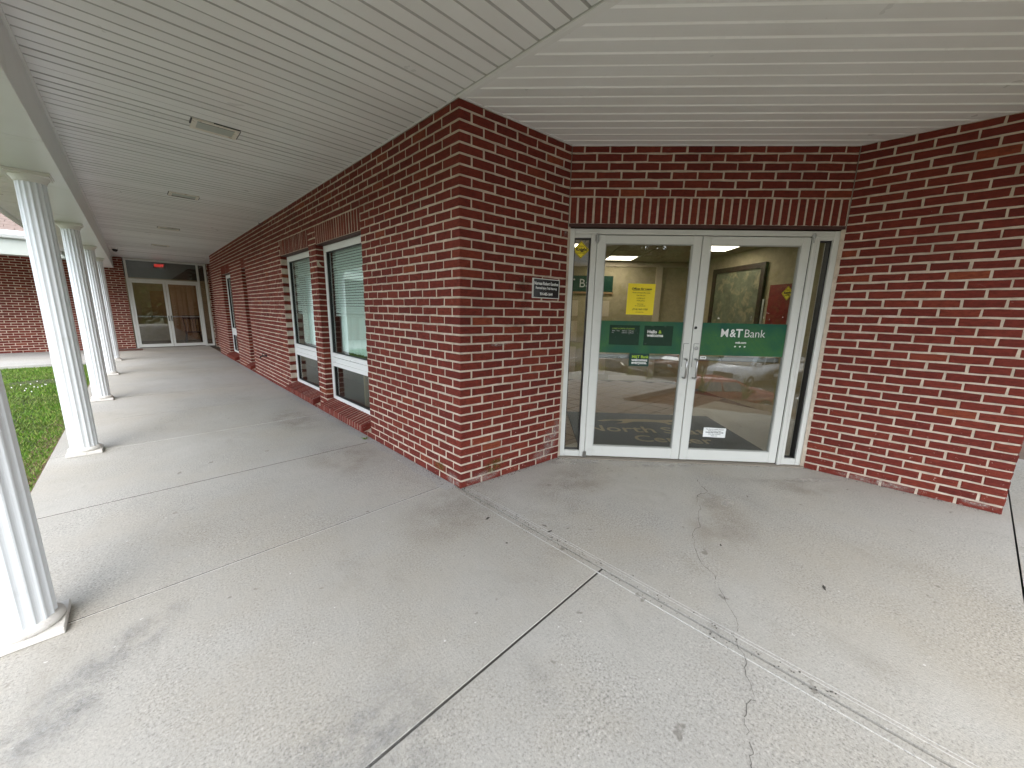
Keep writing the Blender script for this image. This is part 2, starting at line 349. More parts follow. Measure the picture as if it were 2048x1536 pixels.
def soft_mat(name, col, amt, sc_=6, fine=0):
    m, nt, out = mat(name); k = N(nt); tc = k.n('TexCoord'); P = k.pos()
    gr = k.n('TexGradient', gradient_type='SPHERICAL'); k.l(tc.outputs['Object'], gr.inputs[0])
    f = k.math('MULTIPLY', k.ramp(gr.outputs['Fac'], [(0, 0.), (.55, 1.)]), k.ramp(k.noise(P, sc_, 5, .7), [(.38, 0.), (.62, 1.)]))
    c = col
    if fine: c = k.ramp(k.noise(P, 75, 4, .8), [(.36, (.20, .20, .19)), (.5, (.42, .42, .41)), (.62, (.68, .68, .66))])
    f = k.math('MULTIPLY', f, amt); d = k.n('BsdfDiffuse'); k.val(d.inputs[0], (*c, 1) if isinstance(c, tuple) else c)
    if fine: k.l(k.bump(k.noise(P, 75, 4, .8), 1, .01), d.inputs['Normal'])
    t = k.n('BsdfTransparent'); mx = k.n('MixShader'); k.l(f, mx.inputs[0]); k.l(t.outputs[0], mx.inputs[1]); k.l(d.outputs[0], mx.inputs[2]); k.l(mx.outputs[0], out.inputs['Surface']); return m
SOFTD = soft_mat('soft_stain', (.24, .23, .21), .11); SOFTB = soft_mat('brown_stain', (.30, .23, .15), .22, 4); WORN = soft_mat('worn_aggregate', (.3, .3, .3), .38, 9, 1); PALE = soft_mat('lime_bloom', (.60, .58, .54), .55, 10)
disc = B().add([(math.cos(i*.3927), math.sin(i*.3927), 0) for i in range(16)], [tuple(range(16))])
def soft(name, wx, wy, rx, ry, rot, m_, z=.0030):
    v = wl_(wx, wy); o = disc.build(name, m_, pav, Matrix.Translation((v[0], v[1], z+random.uniform(0, .0008))) @ Matrix.Rotation(rot, 4, 'Z') @ Matrix.Diagonal((rx, ry, 1, 1))); return o
for a in [(1.49, 1.36, .06, .16, .5), (1.32, .80, .05, .17, -.6), (.86, .84, .05, .18, -.3), (1.66, .52, .14, .05, .8), (2.95, 1.16, .22, .12, .3), (1.9, .62, .08, .04, .2), (.45, 1.30, .10, .05, .4), (2.0, 1.65, .16, .1, .2), (3.55, 1.05, .25, .08, -.7)]: soft('stain', *a, SOFTD)
for a in [(1.25, 2.15, .5, .35, .2), (2.3, 1.95, .6, .3, -.1), (3.75, .75, .35, .18, -.7), (.9, 3.6, .35, .5, 0), (.75, 5.3, .3, .7, 0), (2.6, .9, .5, .25, .4)]: soft('brown_stain', *a, SOFTB)
for a in [(-.42, 1.98, .34, .13, .75), (-.55, 1.75, .2, .16, .6), (.15, .95, .5, .3, .3)]: soft('worn_patch', *a, WORN)
for a in [(2.62, 2.22, .3, .06, -.7), (4.0, .72, .3, .05, -.7), (2.95, 1.0, .1, .05, 0), (3.2, 1.7, .5, .05, -.73)]: soft('lime_bloom', *a, PALE)
# rough mortar strip along the foot of the long wall
ST = B(); n = 120; vs = []
for i in range(n+1):
    y = .05+i*11.7/n; vs += [(-.085-.035*math.sin(i*1.7)*random.random()-.02*random.random(), y, .0022), (-.002, y, .0024)]
ST.add(vs, [(2*i, 2*i+1, 2*i+3, 2*i+2) for i in range(n)]); ST.build('wall_foot_strip', CONC2, pav)
lawn = B().box(-40, -2.40, -2.3, 11.2, -.12, -.06).build('lawn', LAWN, None, FW); tag(lawn, kind='structure')
nb = 90000
gx = -2.44 - rng.random(nb)**1.5*3.6; gy = 1.6 + rng.random(nb)*9.55
bare = ((gx+3.0)**2/.20 + (gy-8.7)**2/.10) < 1
edge = (gx > -2.50) & (rng.random(nb) < .45)
keep = ~(bare & (rng.random(nb) < .93)) & ~edge; gx, gy = gx[keep], gy[keep]; n_ = len(gx)
hh = .016 + .030*rng.random(n_); an = rng.random(n_)*2*np.pi; le = (rng.random((n_, 2))-.5)*.06; wd = .0028 + .003*rng.random(n_)
V = np.zeros((n_, 3, 3)); V[:, 0] = np.stack([gx-np.cos(an)*wd, gy-np.sin(an)*wd, np.full(n_, -.06)], 1)
V[:, 1] = np.stack([gx+np.cos(an)*wd, gy+np.sin(an)*wd, np.full(n_, -.06)], 1); V[:, 2] = np.stack([gx+le[:, 0], gy+le[:, 1], -.06+hh], 1)
gm = bpy.data.meshes.new('grass'); gm.vertices.add(n_*3); gm.vertices.foreach_set('co', V.reshape(-1))
gm.loops.add(n_*3); gm.loops.foreach_set('vertex_index', np.arange(n_*3, dtype=np.int32)); gm.polygons.add(n_); gm.polygons.foreach_set('loop_start', np.arange(0, n_*3, 3, dtype=np.int32)); gm.update()
def grass_mat():
    m, nt, out = mat('grass_blade'); k = N(nt); P = k.pos()
    isl = k.n('NewGeometry').outputs['Random Per Island']
    c = k.ramp(isl, [(0, (.06, .14, .012)), (.5, (.10, .22, .018)), (.85, (.16, .26, .03)), (1, (.36, .34, .13))])
    c = k.mix(k.ramp(k.noise(P, 1.3, 3), [(.45, 0.), (.65, .5)]), c, (.13, .16, .045))
    k.pbr(out, c, .6, spec=.25); return m
GRASSM = grass_mat()
tag(link('grass', gm, GRASSM, None, FW), 'short green grass with clover growing beside the covered walkway', 'grass', kind='stuff')
mb = B()
for i in range(30):
    x, y = -2.9 - random.random()*.9, 7.0 + random.random()*1.4; r = random.uniform(.006, .011)
    mb.lathe([(0.001, -.012), (r, -.004), (r*.8, .006), (.001, .012)], x, y, 6)
tag(mb.build('clover_flowers', WHITE, None, FW), 'small white clover flowers dotted through the lawn', 'flowers', kind='stuff')

# ------------------------------------------------------------------ brick walls
_bm = {}
def brick_geo(L, H, D, var, flip=False):
    rs = random.Random(var*977+13); j = lambda a: rs.uniform(-a, a); c = .0030
    def ring(ins, y, jit):
        q = [(ins, ins), (L*.35, ins), (L*.68, ins), (L-ins, ins), (L-ins, H-ins), (L*.66, H-ins), (L*.31, H-ins), (ins, H-ins)]
        return [(x+j(jit), y+j(.0005), z+j(jit)) for x, z in q]
    bk = [(0, D, 0), (L, D, 0), (L, D, H), (0, D, H)]; o = ring(0, c, .0021); i = ring(c*(1+rs.random()*.8), j(.0010), .0017)
    v = bk + o + i; f = [(3, 2, 1, 0), tuple(range(12, 20)), (0, 1, 7, 6, 5, 4), (1, 2, 8, 7), (2, 3, 11, 10, 9, 8), (3, 0, 4, 11)]
    f += [(4+a, 4+(a+1) % 8, 12+(a+1) % 8, 12+a) for a in range(8)]
    return v, f
def brick_mesh(L, H, D, var):
    key = (round(L, 3), round(H, 3), D, var)
    if key not in _bm:
        v, f = brick_geo(key[0], key[1], D, var); me = bpy.data.meshes.new('brick'); me.from_pydata(v, [], f); me.materials.append(BRICK); me.update(); _bm[key] = me
    return _bm[key]
def rect_minus(x0, x1, z0, z1, holes):
    xs = sorted({x0, x1} | {h[0] for h in holes if x0 < h[0] < x1} | {h[1] for h in holes if x0 < h[1] < x1}); out = []
    for a, b in zip(xs, xs[1:]):
        cuts = sorted((max(h[2], z0), min(h[3], z1)) for h in holes if h[0] <= a+1e-6 and h[1] >= b-1e-6); z = z0
        for c0, c1 in cuts:
            if c0 > z: out.append((a, b, z, c0))
            z = max(z, c1)
        if z < z1: out.append((a, b, z, z1))
    return out
def lay_wall(root, F, x0, x1, joints, mortar_holes, brick_holes, x0f=lambda k: None, x1f=lambda k: None, extra=None, ztop=ZS, D=.095, limit=300, visible=None, mr=(0, 0)):
    bricks = []
    for k in range(-1, 41):
        zt, zb = ZT - k*MH - GAP/2, ZT - (k+1)*MH + GAP/2
        if k == -1: zt = ztop - .004
        zt = min(zt, ztop-.004); zb = max(zb, -.03)
        if zt - zb < .012: continue
        a0 = x0f(k); a1 = x1f(k); a0 = x0 if a0 is None else a0; a1 = x1 if a1 is None else a1
        js = sorted(q for q in joints(k) if a0+.03 < q < a1-.03); ed = [a0] + js + [a1]
        iv = [(p+(GAP/2 if i else 0), q-(GAP/2 if i < len(ed)-2 else 0)) for i, (p, q) in enumerate(zip(ed, ed[1:]))]
        zc = (zt+zb)/2
        for h in brick_holes:
            if h[2] <= zc <= h[3]:
                nv = []
                for p, q in iv:
                    if q <= h[0] or p >= h[1]: nv.append((p, q)); continue
                    if p < h[0]-.015: nv.append((p, h[0]))
                    if q > h[1]+.015: nv.append((h[1], q))
                iv = nv
        for p, q in iv:
            w = .0018; bricks.append((p+random.uniform(-w, w), q+random.uniform(-w, w), zb+random.uniform(-w, w), zt+random.uniform(-w, w)))
    sc = []
    for b in bricks:
        P = to_px(F @ Vector(((b[0]+b[1])/2, 0, (b[2]+b[3])/2))); s = -1
        if P and -8 < P[0] < 1032 and -8 < P[1] < 776:
            A = to_px(F @ Vector((b[0], 0, b[2]))); C_ = to_px(F @ Vector((b[1], 0, b[3])))
            if A and C_: s = abs((A[0]-C_[0])*(A[1]-C_[1]))
            if visible and not visible(b): s = -.5
        sc.append(s)
    order = sorted(range(len(bricks)), key=lambda i: -sc[i]); pick = set(i for i in order[:limit] if sc[i] > 0)
    rest = B()
    for i, (p, q, zb, zt) in enumerate(bricks):
        yo = random.uniform(-.0012, .0016); va = random.randrange(9)
        if i in pick:
            link('brick', brick_mesh(q-p, zt-zb, D, va), None, root, Matrix.Translation((p, yo, zb)))
        else:
            v, f = brick_geo(q-p, zt-zb, D, va); rest.add([(x+p, y+yo, z+zb) for x, y, z in v], f)
    if rest.v: tag(rest.build('brick_field', BRICK, root), kind='stuff')
    mb = B()
    for a, b, c, d in rect_minus(x0-mr[0], x1+mr[1], -.05, ztop-.001, mortar_holes): mb.box(a, b, .0038, D-.004, c, d)
    mb.build('mortar', MORT, root)
def soldier_row(root, xa, xb, z0, z1, n, name='lintel', D=.095):
    li = empty(name, Matrix.Identity(4)); li.parent = root; li.matrix_local = Matrix.Identity(4); w = (xb-xa)/n
    for i in range(n):
        p, q = xa+i*w+.0078, xa+(i+1)*w-.0078
        link('brick', brick_mesh(q-p, z1-z0, D, i % 5), None, li, Matrix.Translation((p+random.uniform(-.001, .001), random.uniform(-.001, .0015), z0)))
    return li
def sill_row(root, xa, xb, n):
    si = empty('window_sill', Matrix.Identity(4)); si.parent = root; si.matrix_local = Matrix.Identity(4); w = (xb-xa)/n
    cache = {}
    for i in range(n):
        p = xa+i*w+.0075; L = w-.015; key = i % 3
        if key not in cache:
            mb = B(); mb.ext([(-.092, .078), (-.088, .15), (.088, .205), (.086, .13)], 'x', 0, L); cache[key] = mb.mesh('brick'); cache[key].materials.append(BRICK)
        link('brick', cache[key], None, si, Matrix.Translation((p, random.uniform(-.0015, .0015), random.uniform(-.001, .001))))
    B().ext([(-.0885, .081), (-.0848, .1475), (.085, .201), (.085, .06), (.006, .06), (.006, .081)], 'x', xa+.014, xb-.014).build('mortar_bed', MORT, si)
    return si
ev = lambda k: k % 2 == 0
tL = empty('brick_wall', FL, 'long red brick wall with tall white windows beside the covered walkway', 'wall')
tN = empty('brick_wall', FN, 'short red brick return wall carrying the black name plaque', 'wall')
tD = empty('brick_wall', FD, 'red brick wall above the glass entrance doors with its upright brick row', 'wall')
tR = empty('brick_wall', FR, 'red brick wall right of the glass entrance doors', 'wall')
tF = empty('brick_wall', FF, 'shaded red brick wall across the far end behind the lawn', 'wall')
WIN = [(-2.95, -1.63), (-4.55, -3.22), (-7.57, -7.20), (-10.10, -8.90)]
LE = -11.80
LZ0, LZ1, SZ = 2.168, ZT-5*MH-GAP/2, .075
holesL = [(a, b, .062, 2.40) for a, b in WIN]
mholesL = [(a-.0+.006, b-.006, .062, 2.166) for a, b in WIN]
mholesL = [(a-.005, b+.005, .062, 2.166) for a, b in WIN]
hb = [(a, b, .062, ZT-5*MH) for a, b in WIN]
jl = lambda k: [-(MB*(i+1) if ev(k) else MB*(i+.5)) for i in range(62)]
lay_wall(tL, FL, LE, 0, jl, mholesL, hb, x1f=lambda k: (-MB-GAP/2) if ev(k) else (-MB/2-GAP/2), mr=(0, -.008))
for (a, b) in WIN:
    n = max(5, round((b-a)/.068)); soldier_row(tL, a, b, LZ0, LZ1, n); sill_row(tL, a-.0, b+.0, n)
    B().box(a+.002, b-.002, .012, .09, 2.158, 2.166).build('lintel_steel', DSTEEL, tL)
lay_wall(tN, FN, 0, 1.1030, lambda k: [MB*(i+.5) if ev(k) else MB*(i+1) for i in range(6)], [], [], x0f=lambda k: (MB/2+GAP/2) if ev(k) else (MB+GAP/2), mr=(-.008, .03))
# corner bricks bonded alternately into the two walls
def corner_brick(k):
    zt, zb = ZT-k*MH-GAP/2, ZT-(k+1)*MH+GAP/2
    if k == -1: zt = ZS-.004
    zb = max(zb, -.03)
    aL, aN = (MB, MB/2) if ev(k) else (MB/2, MB); aL -= GAP/2; aN -= GAP/2
    if ev(k): dL, dN = Vector((-1, 0)), Vector((FL.inverted().to_3x3() @ Vector((1, 0, 0)))[:2]); root = tL
    else: dN, dL = Vector((1, 0)), Vector((FN.inverted().to_3x3() @ Vector((E1.x, E1.y, 0)))[:2]); root = tN
    q = [dL*aL, Vector((0, 0)), dN*aN, dN*aN + dL*aL]
    area = sum(q[i].x*q[(i+1) % 4].y - q[(i+1) % 4].x*q[i].y for i in range(4))
    if area < 0: q = q[::-1]
    key = ('c', ev(k), round(zt-zb, 3))
    if key not in _bm:
        bm = bmesh.new(); vb = [bm.verts.new((p.x, p.y, 0)) for p in q]; vt = [bm.verts.new((p.x, p.y, zt-zb)) for p in q]
        bm.faces.new(vb[::-1]); bm.faces.new(vt)
        for i in range(4): bm.faces.new((vb[i], vb[(i+1) % 4], vt[(i+1) % 4], vt[i]))
        bmesh.ops.bevel(bm, geom=bm.edges[:], offset=.0028, segments=1, affect='EDGES')
        me = bpy.data.meshes.new('brick'); bm.to_mesh(me); bm.free(); me.materials.append(BRICK); _bm[key] = me
    link('brick', _bm[key], None, root, Matrix.Translation((random.uniform(-.0022, .0022), random.uniform(-.0022, .0022), zb)) @ Matrix.Rotation(random.uniform(-.006, .006), 4, 'Z'))
for k in range(-1, 40): corner_brick(k)
MD = .21175
DT = ZT-5*MH                                # bed joint under the plain courses of the entrance wall
lay_wall(tD, FD, 0, DL, lambda k: [MD*(i+1) if ev(k) else MD*(i+.5) for i in range(12)], [(-.1, DL+.1, -.1, 2.168)], [(-.1, DL+.1, -.1, DT-.001)], mr=(-.004, -.004))
soldier_row(tD, .004, DL-.004, 2.170, DT-GAP/2, 34)
B().box(.004, DL-.004, .004, .10, 2.142, 2.168).build('lintel_steel', DSTEEL, tD)
MR = .2101; RL = 1.176
lay_wall(tR, FR, 0, RL, lambda k: [MR*(i+1) for i in range(5)] if ev(k) else [MR*(i+.5) for i in range(5)], [], [], mr=(.03, -.006))
for F_, x, root in ((FN, 1.1030, tN), (FD, DL, tD)):
    z0 = 0.0 if root is tN else 2.17
    B().tube([(x-.002, .001, 2.14), (x, .0005, ZS-.01)], .0042, 6).build('sealant_bead', CAULK, root)
FH = [(-1.79, .24, -.1, 2.80)]
lay_wall(tF, FF, -9.0, .50, lambda k: [-9+MB*(i+(1 if ev(k) else .5)) for i in range(60)], FH, FH, ztop=2.79,
         visible=lambda b: b[1] < -2.3 or (b[0] > -2.2))
# side of the recess at the walkway end
tS = empty('brick_wall', frame(C0 + E1*FARY + E0*.30, -E1), 'narrow shaded brick wall beside the far glass doors', 'wall')
lay_wall(tS, tS.matrix_world.copy(), .0, FARY+LE-.0, lambda k: [MB*(i+(1 if ev(k) else .5)) for i in range(20)], [], [], ztop=2.79, limit=80)
B().box(LE-.0, LE+.02, .096, .30, 0, 2.78).build('wall_end', BRICK, tL)

LIMEB = soft_mat('lime_smear', (.55, .46, .41), .5, 30); DSMUD = soft_mat('dark_smudge', (.045, .028, .022), .4, 18); MOSS = soft_mat('moss_smear', (.16, .12, .03), .6, 22)
def smear(root, x, z, rx, rz, m_, nm): disc.build(nm, m_, root, Matrix.Translation((x, -.0042-random.uniform(0, .0008), z)) @ Matrix.Rotation(R(90), 4, 'X') @ Matrix.Diagonal((rx, rz, 1, 1)))
for x, z, a, b in [(.97, .20, .10, .13), (1.05, .30, .05, .12), (.88, .09, .12, .07), (1.07, 2.08, .03, .03), (.35, 1.14, .10, .02), (.22, .05, .2, .05)]: smear(tN, x, z, a, b, LIMEB, 'mortar_smear')
for x, z, a, b in [(.60, 1.62, .09, .08), (.62, 1.45, .06, .08), (.55, 1.30, .10, .05)]: smear(tN, x, z, a, b, DSMUD, 'smudge')
for x, z, a, b in [(.34, .13, .12, .05), (.30, .10, .10, .06)]: smear(tN, x, z, a, b, MOSS, 'moss_smear')
for x, z, a, b in [(-.28, .10, .10, .05), (-.10, .05, .1, .06)]: smear(tL, x, z, a, b, MOSS if x < -.2 else LIMEB, 'moss_smear' if x < -.2 else 'mortar_smear')
for x, z, a, b in [(.5, .03, .3, .03), (1.05, .05, .12, .03)]: smear(tR, x, z, a, b, LIMEB, 'mortar_smear')
# ------------------------------------------------------------------ windows of the long wall
def make_window(root, a, b):
    w = empty('window', Matrix.Identity(4)); w.parent = root; w.matrix_local = Matrix.Identity(4)
    z0, z1, y0, y1 = .185, 2.156, .088, .150; f = .060
    fr = B()
    fr.box(a+.002, a+f, y0, y1, z0, z1, .004).box(b-f, b-.002, y0, y1, z0, z1, .004).box(a+f-.001, b-f+.001, y0+.001, y1-.001, z1-.075, z1-.001, .004).box(a+f-.001, b-f+.001, y0+.001, y1-.001, z0+.001, z0+.06, .004)
    fr.build('frame', WINW, w)
    if b-a > .6:
        for i, (c, d) in enumerate([(.650, .700), (.704, .768), (.772, .825)]):
            B().box(a+f-.002, b-f+.002, y0-.004*(i == 1), y1-.004, c, d, .003).build('rail', WINW, w)
        for c in (.702, .770):
            for xx in (a+.16, (a+b)/2, b-.16): B().lathe([(.001, 0), (.004, .001), (.004, .003)], 0, 0, 8).build('screw', STEEL, w, Matrix.Translation((xx, y0-.003, c+.012)) @ Matrix.Rotation(R(90), 4, 'X'))
    g = .009
    sash = B()
    for (c, d) in ((.825, z1-.075), (z0+.06, .650)):
        sash.box(a+f, a+f+g, y0+.015, y1-.01, c, d).box(b-f-g, b-f, y0+.015, y1-.01, c, d).box(a+f+g, b-f-g, y0+.015, y1-.01, d-g, d).box(a+f+g, b-f-g, y0+.015, y1-.01, c, c+g)
    sash.build('gasket', BLACK, w)
    for (c, d) in ((.825, z1-.075), (z0+.06, .650)): B().box(a+f, b-f, .118, .122, c, d).build('pane', WGLASS, w)
    if b-a > .6:
        bl = B(); z = 2.08
        while z > 1.33:
            bl.add([(a+.08, .165, z), (b-.08, .165, z), (b-.08, .172, z+.0235), (a+.08, .172, z+.0235)], [(0, 1, 2, 3)])
            bl.add([(a+.08, .165, z-.0015), (b-.08, .165, z-.0015), (b-.08, .1735, z+.0225), (a+.08, .1735, z+.0225)], [(3, 2, 1, 0)]); z -= .031
        bl.box(a+.07, b-.07, .16, .195, 2.085, 2.13); bl.box(a+.08, b-.08, .165, .185, 1.30, 1.32)
        tag(bl.build('venetian_blind', BLIND, w), kind='stuff')
        cu = B(); n = 60; vs = []; fs = []
        for j, z in enumerate((.84, 1.42)):
            for i in range(n+1):
                x = a+.10+(b-a-.2)*i/n; vs.append((x, .215+.016*math.sin(i*1.15)+.008*math.sin(i*.43+j), z))
        for i in range(n): fs.append((i, i+1, n+2+i, n+1+i))
        cu.add(vs, fs, True); cu.build('curtain', SHEER, w)
        B().box(a+.05, b-.05, .19, .20, 1.425, 1.455).build('curtain_rod', DARKR, w)
    return w
for a, b in WIN: make_window(tL, a, b)
rm = empty('office_room', FL, kind='structure')
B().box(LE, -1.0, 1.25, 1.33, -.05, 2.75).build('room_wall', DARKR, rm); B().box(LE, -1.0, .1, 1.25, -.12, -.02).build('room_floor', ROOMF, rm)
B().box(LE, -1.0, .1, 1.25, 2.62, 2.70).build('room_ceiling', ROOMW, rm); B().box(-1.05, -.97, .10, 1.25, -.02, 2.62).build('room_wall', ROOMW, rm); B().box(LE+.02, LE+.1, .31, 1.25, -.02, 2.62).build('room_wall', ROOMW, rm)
# an office table inside the near window
tb = empty('office_table', FL @ Matrix.Translation((-2.3, .75, 0)), 'pale table standing indoors behind the nearest window', 'table')
B().box(-.5, .5, -.35, .35, .62, .66).build('table_top', ROOMW, tb)
for sx in (-.44, .44):
    for sy in (-.3, .3): B().box(sx-.02, sx+.02, sy-.02, sy+.02, -.02, .62).build('leg', OAK, tb)

# ------------------------------------------------------------------ soffit, beam, roof
def clip(poly, n, c):        # keep n.p <= c
    out = []
    for i in range(len(poly)):
        p, q = poly[i], poly[(i+1) % len(poly)]; dp, dq = n[0]*p[0]+n[1]*p[1]-c, n[0]*q[0]+n[1]*q[1]-c
        if dp <= 0: out.append(p)
        if dp*dq < 0: t = dp/(dp-dq); out.append((p[0]+(q[0]-p[0])*t, p[1]+(q[1]-p[1])*t))
    return out
def boards(root, poly, axis, t0, t1, pitch, z, m_, slope=1, lip=.016, rise=.015, gap=.0012, bead=None):
    n = (1, 0) if axis == 0 else (0, 1); nn_ = (-n[0], -n[1]); t = t0
    while t < t1:
        mb = B(); ok = False; w0, w1 = random.uniform(-.0008, .0035), random.uniform(-.0008, .0035)
        segs = [(t, t+pitch-lip, w0, w1), (t+pitch-lip, t+pitch-gap, w1, rise)] if slope > 0 else [(t+lip, t+pitch, w0, w1), (t+gap, t+lip, rise, w0)]
        for a, b, ra, rb in segs:
            P = clip(clip(poly, n, b), nn_, -a)
            if len(P) < 3: continue
            ar = sum(P[i][0]*P[(i+1) % len(P)][1]-P[(i+1) % len(P)][0]*P[i][1] for i in range(len(P)))
            if abs(ar) < 1e-5: continue
            if ar < 0: P = P[::-1]
            k = len(P); zz = [z + ra + (rb-ra)*((p[axis]-a)/(b-a)) for p in P]
            mb.add([(p[0], p[1], q) for p, q in zip(P, zz)] + [(p[0], p[1], z+.018) for p in P],
                   [tuple(reversed(range(k))), tuple(range(k, 2*k))] + [(i, (i+1) % k, k+(i+1) % k, k+i) for i in range(k)]); ok = True
        if ok:
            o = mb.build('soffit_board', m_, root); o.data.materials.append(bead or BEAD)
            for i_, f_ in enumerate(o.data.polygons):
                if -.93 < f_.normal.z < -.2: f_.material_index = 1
        t += pitch
PT = .105; YF = -4.2  # ceiling and roof run on unseen past the camera to shade the foreground
BX0, BX1 = -1.985, -2.33
sofL = empty('walkway_ceiling', FW, kind='structure'); sofR = empty('entrance_ceiling', FD, kind='structure')
GROOVE = plain('soffit_groove_shade', (.46, .46, .44), .5, var=.3, scale=2.2)  # darker tone paints shade into the board grooves and beside the seam trim
BEAD = plain('soffit_bead_lit', (.90, .905, .89), .3, var=.02)  # whiter than the boards: light caught by their lips, put into the colour
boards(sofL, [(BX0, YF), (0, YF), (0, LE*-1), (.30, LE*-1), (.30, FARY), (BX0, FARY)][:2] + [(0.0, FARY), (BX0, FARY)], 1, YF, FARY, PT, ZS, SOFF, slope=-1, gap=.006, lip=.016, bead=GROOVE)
B().box(-.0, .32, 11.8, FARY, ZS, ZS+.015).build('soffit_board', SOFF, sofL)
FDi = FD.inverted()
def dl_(p): v = FDi @ Vector((p[0], p[1], 0)); return (v.x, v.y)
sN, sF_ = dl_(C0), dl_(C0 + E1*YF)
polyR = [sN, sF_, (6.0, sF_[1]), (6.0, 0.0), (0.0, 0.0)]
TF = sF_[1]
boards(sofR, polyR, 1, -PT*36, 0.0, PT, ZS, SOFF, slope=-1, gap=.004, lip=.019)
# trims: seam cover over the mitre, edge channels along walls and beam
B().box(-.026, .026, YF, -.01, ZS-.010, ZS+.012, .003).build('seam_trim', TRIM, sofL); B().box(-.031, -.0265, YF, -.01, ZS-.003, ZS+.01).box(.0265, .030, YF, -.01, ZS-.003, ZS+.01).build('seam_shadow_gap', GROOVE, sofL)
B().box(-.006, .006, YF, -.01, ZS-.011, ZS-.006, .002).build('seam_bead', TRIM, sofL)
B().box(-.016, -.0035, .0, 11.8, ZS-.004, ZS+.01).build('edge_trim', TRIM, sofL)
B().box(BX0, BX0+.016, YF, FARY-.01, ZS-.018, ZS+.01).build('edge_trim', TRIM, sofL)
B().box(0, DL, -.012, -.0015, ZS-.004, ZS+.01).build('edge_trim', TRIM, sofR)
B().box(.0, 1.10, -.012, -.0015, ZS-.004, ZS+.01).build('edge_trim', TRIM, sofL, FW.inverted() @ FN)
beam = empty('beam', FW, 'white wrapped beam running along the tops of the columns', 'beam')
yb = YF
while yb < FARY-.1:
    y2 = min(yb+3.05, FARY-.05); B().box(BX1, BX0-.0005, yb+.0008, y2-.0008, 2.44, 2.80, .003).build('beam_wrap', BEAMM, beam); yb = y2
eave = empty('outer_eave', FW, kind='structure')
boards(eave, [(-2.77, YF), (BX1-.002, YF), (BX1-.002, 14.0), (-2.77, 14.0)], 1, YF, 14.0, PT, 2.60, SOFF, slope=-1)
B().box(-2.795, -2.772, YF, 14.0, 2.535, 2.80, .003).build('fascia', TRIM, eave)
roof = empty('roof', FWD, kind='structure')
def wpt(x, y): p = C0 + E0*x + E1*y; return (p.x, p.y)
cD = lambda s, t: (IC + DD*s - NN*t)[:2]
B().prism([wpt(-2.80, YF), wpt(-2.80, 14.2), wpt(9, 14.2), (11, 8), (11, -3.2), cD(6.0, TF), wpt(0, YF)][::-1] if False else [wpt(-2.80, YF), wpt(0, YF), cD(6.0, TF), (11, -1.0), (11, 8), wpt(9, 15.4), wpt(-2.80, 15.4)], ZS+.03, ZS+.25).build('roof_deck', SHING, roof)
B().add([wpt(-2.80, YF)+(ZS+.02,), wpt(0, YF)+(ZS+.02,), wpt(0, YF)+(ZS+.26,), wpt(-2.80, YF)+(ZS+.26,)], [(0, 1, 2, 3)]).build('roof_edge', TRIM, roof)

# ------------------------------------------------------------------ columns
def make_column():
    t = empty('column', Matrix.Identity(4), cat='column', group='white fluted columns along the walkway')
    nf, per = 16, 6
    def fl(i):
        u = (i % per)/per
        return 1.0 if u < .17 else 1.0-.062*math.sin((u-.17)/.83*math.pi)**.8
    prof = [(.091, .066), (.091, .35)] + [(.091-.004*(z-.35)/2.0, z) for z in (.8, 1.2, 1.6, 2.0)] + [(.0868, 2.362)]
    me = B().lathe(prof, 0, 0, nf*per, fl, False).build('shaft', COLW, t)
    B().box(-.114, .114, -.114, .114, .0015, .032, .003).build('plinth', PLINTH, t)
    B().lathe([(.104, .032), (.111, .040), (.110, .053), (.100, .062), (.095, .068), (.08, .068)], 0, 0, 40).build('base_ring', PLINTH, t)
    B().lathe([(.080, 2.36), (.093, 2.362), (.095, 2.372), (.100, 2.386), (.112, 2.402), (.114, 2.412)], 0, 0, 40).build('capital_ring', CAPW, t)
    B().box(-.118, .118, -.118, .118, 2.410, 2.427, .003).box(-.126, .126, -.126, .126, 2.427, 2.4395, .003).build('abacus', CAPW, t)
    return t
col0 = make_column()
CY = [.178, 2.978, 5.778, 8.57, 11.25]
CLAB = ['nearest white fluted column, cut by the left edge of the picture', 'second nearest white fluted column, standing where lawn meets slab', 'third white fluted column counted from the nearest', 'fourth white fluted column counted from the nearest', 'last white fluted column, nearest the far glass doors']
def dup(root):
    r = root.copy(); COL.objects.link(r)
    for ch in root.children:
        c = ch.copy(); COL.objects.link(c); c.parent = r
        for g_ in ch.children: d = g_.copy(); COL.objects.link(d); d.parent = c
    return r
for i, y in enumerate(CY):
    o = col0 if i == 0 else dup(col0)
    o.matrix_world = FW @ Matrix.Translation((-2.178, y, 0)) @ Matrix.Rotation(R(i*3.1), 4, 'Z') if False else FW @ Matrix.Translation((-2.178, y, 0))
    o['label'] = CLAB[i]

# ------------------------------------------------------------------ ceiling lamps
def make_lamp():
    t = empty('ceiling_lamp', Matrix.Identity(4), cat='ceiling lamp', group='recessed lamps in the walkway ceiling')
    B().box(-.118, .118, -.078, .078, -.004, .004).build('lens', LENS, t)
    B().box(-.148, -.116, -.105, .105, -.010, .006, .003).box(.116, .148, -.105, .105, -.010, .006, .003).box(-.117, .117, -.105, -.076, -.0095, .006, .003).box(-.117, .117, .076, .105, -.0095, .006, .003).build('trim_frame', RUST, t)
    B().box(-.116, .116, -.081, -.076, -.011, -.005).box(-.158, -.147, -.10, .02, -.0035, .004).box(.149, .156, -.09, .10, -.0035, .004).box(-.02, .15, -.111, -.1055, -.0035, .004).build('shadow_gap', BLACK, t)
    return t
l0 = make_lamp()
LLAB = ['rusty framed ceiling lamp nearest the viewer', 'second ceiling lamp from the viewer along the walkway', 'third ceiling lamp from the viewer along the walkway', 'ceiling lamp nearest the far glass doors']
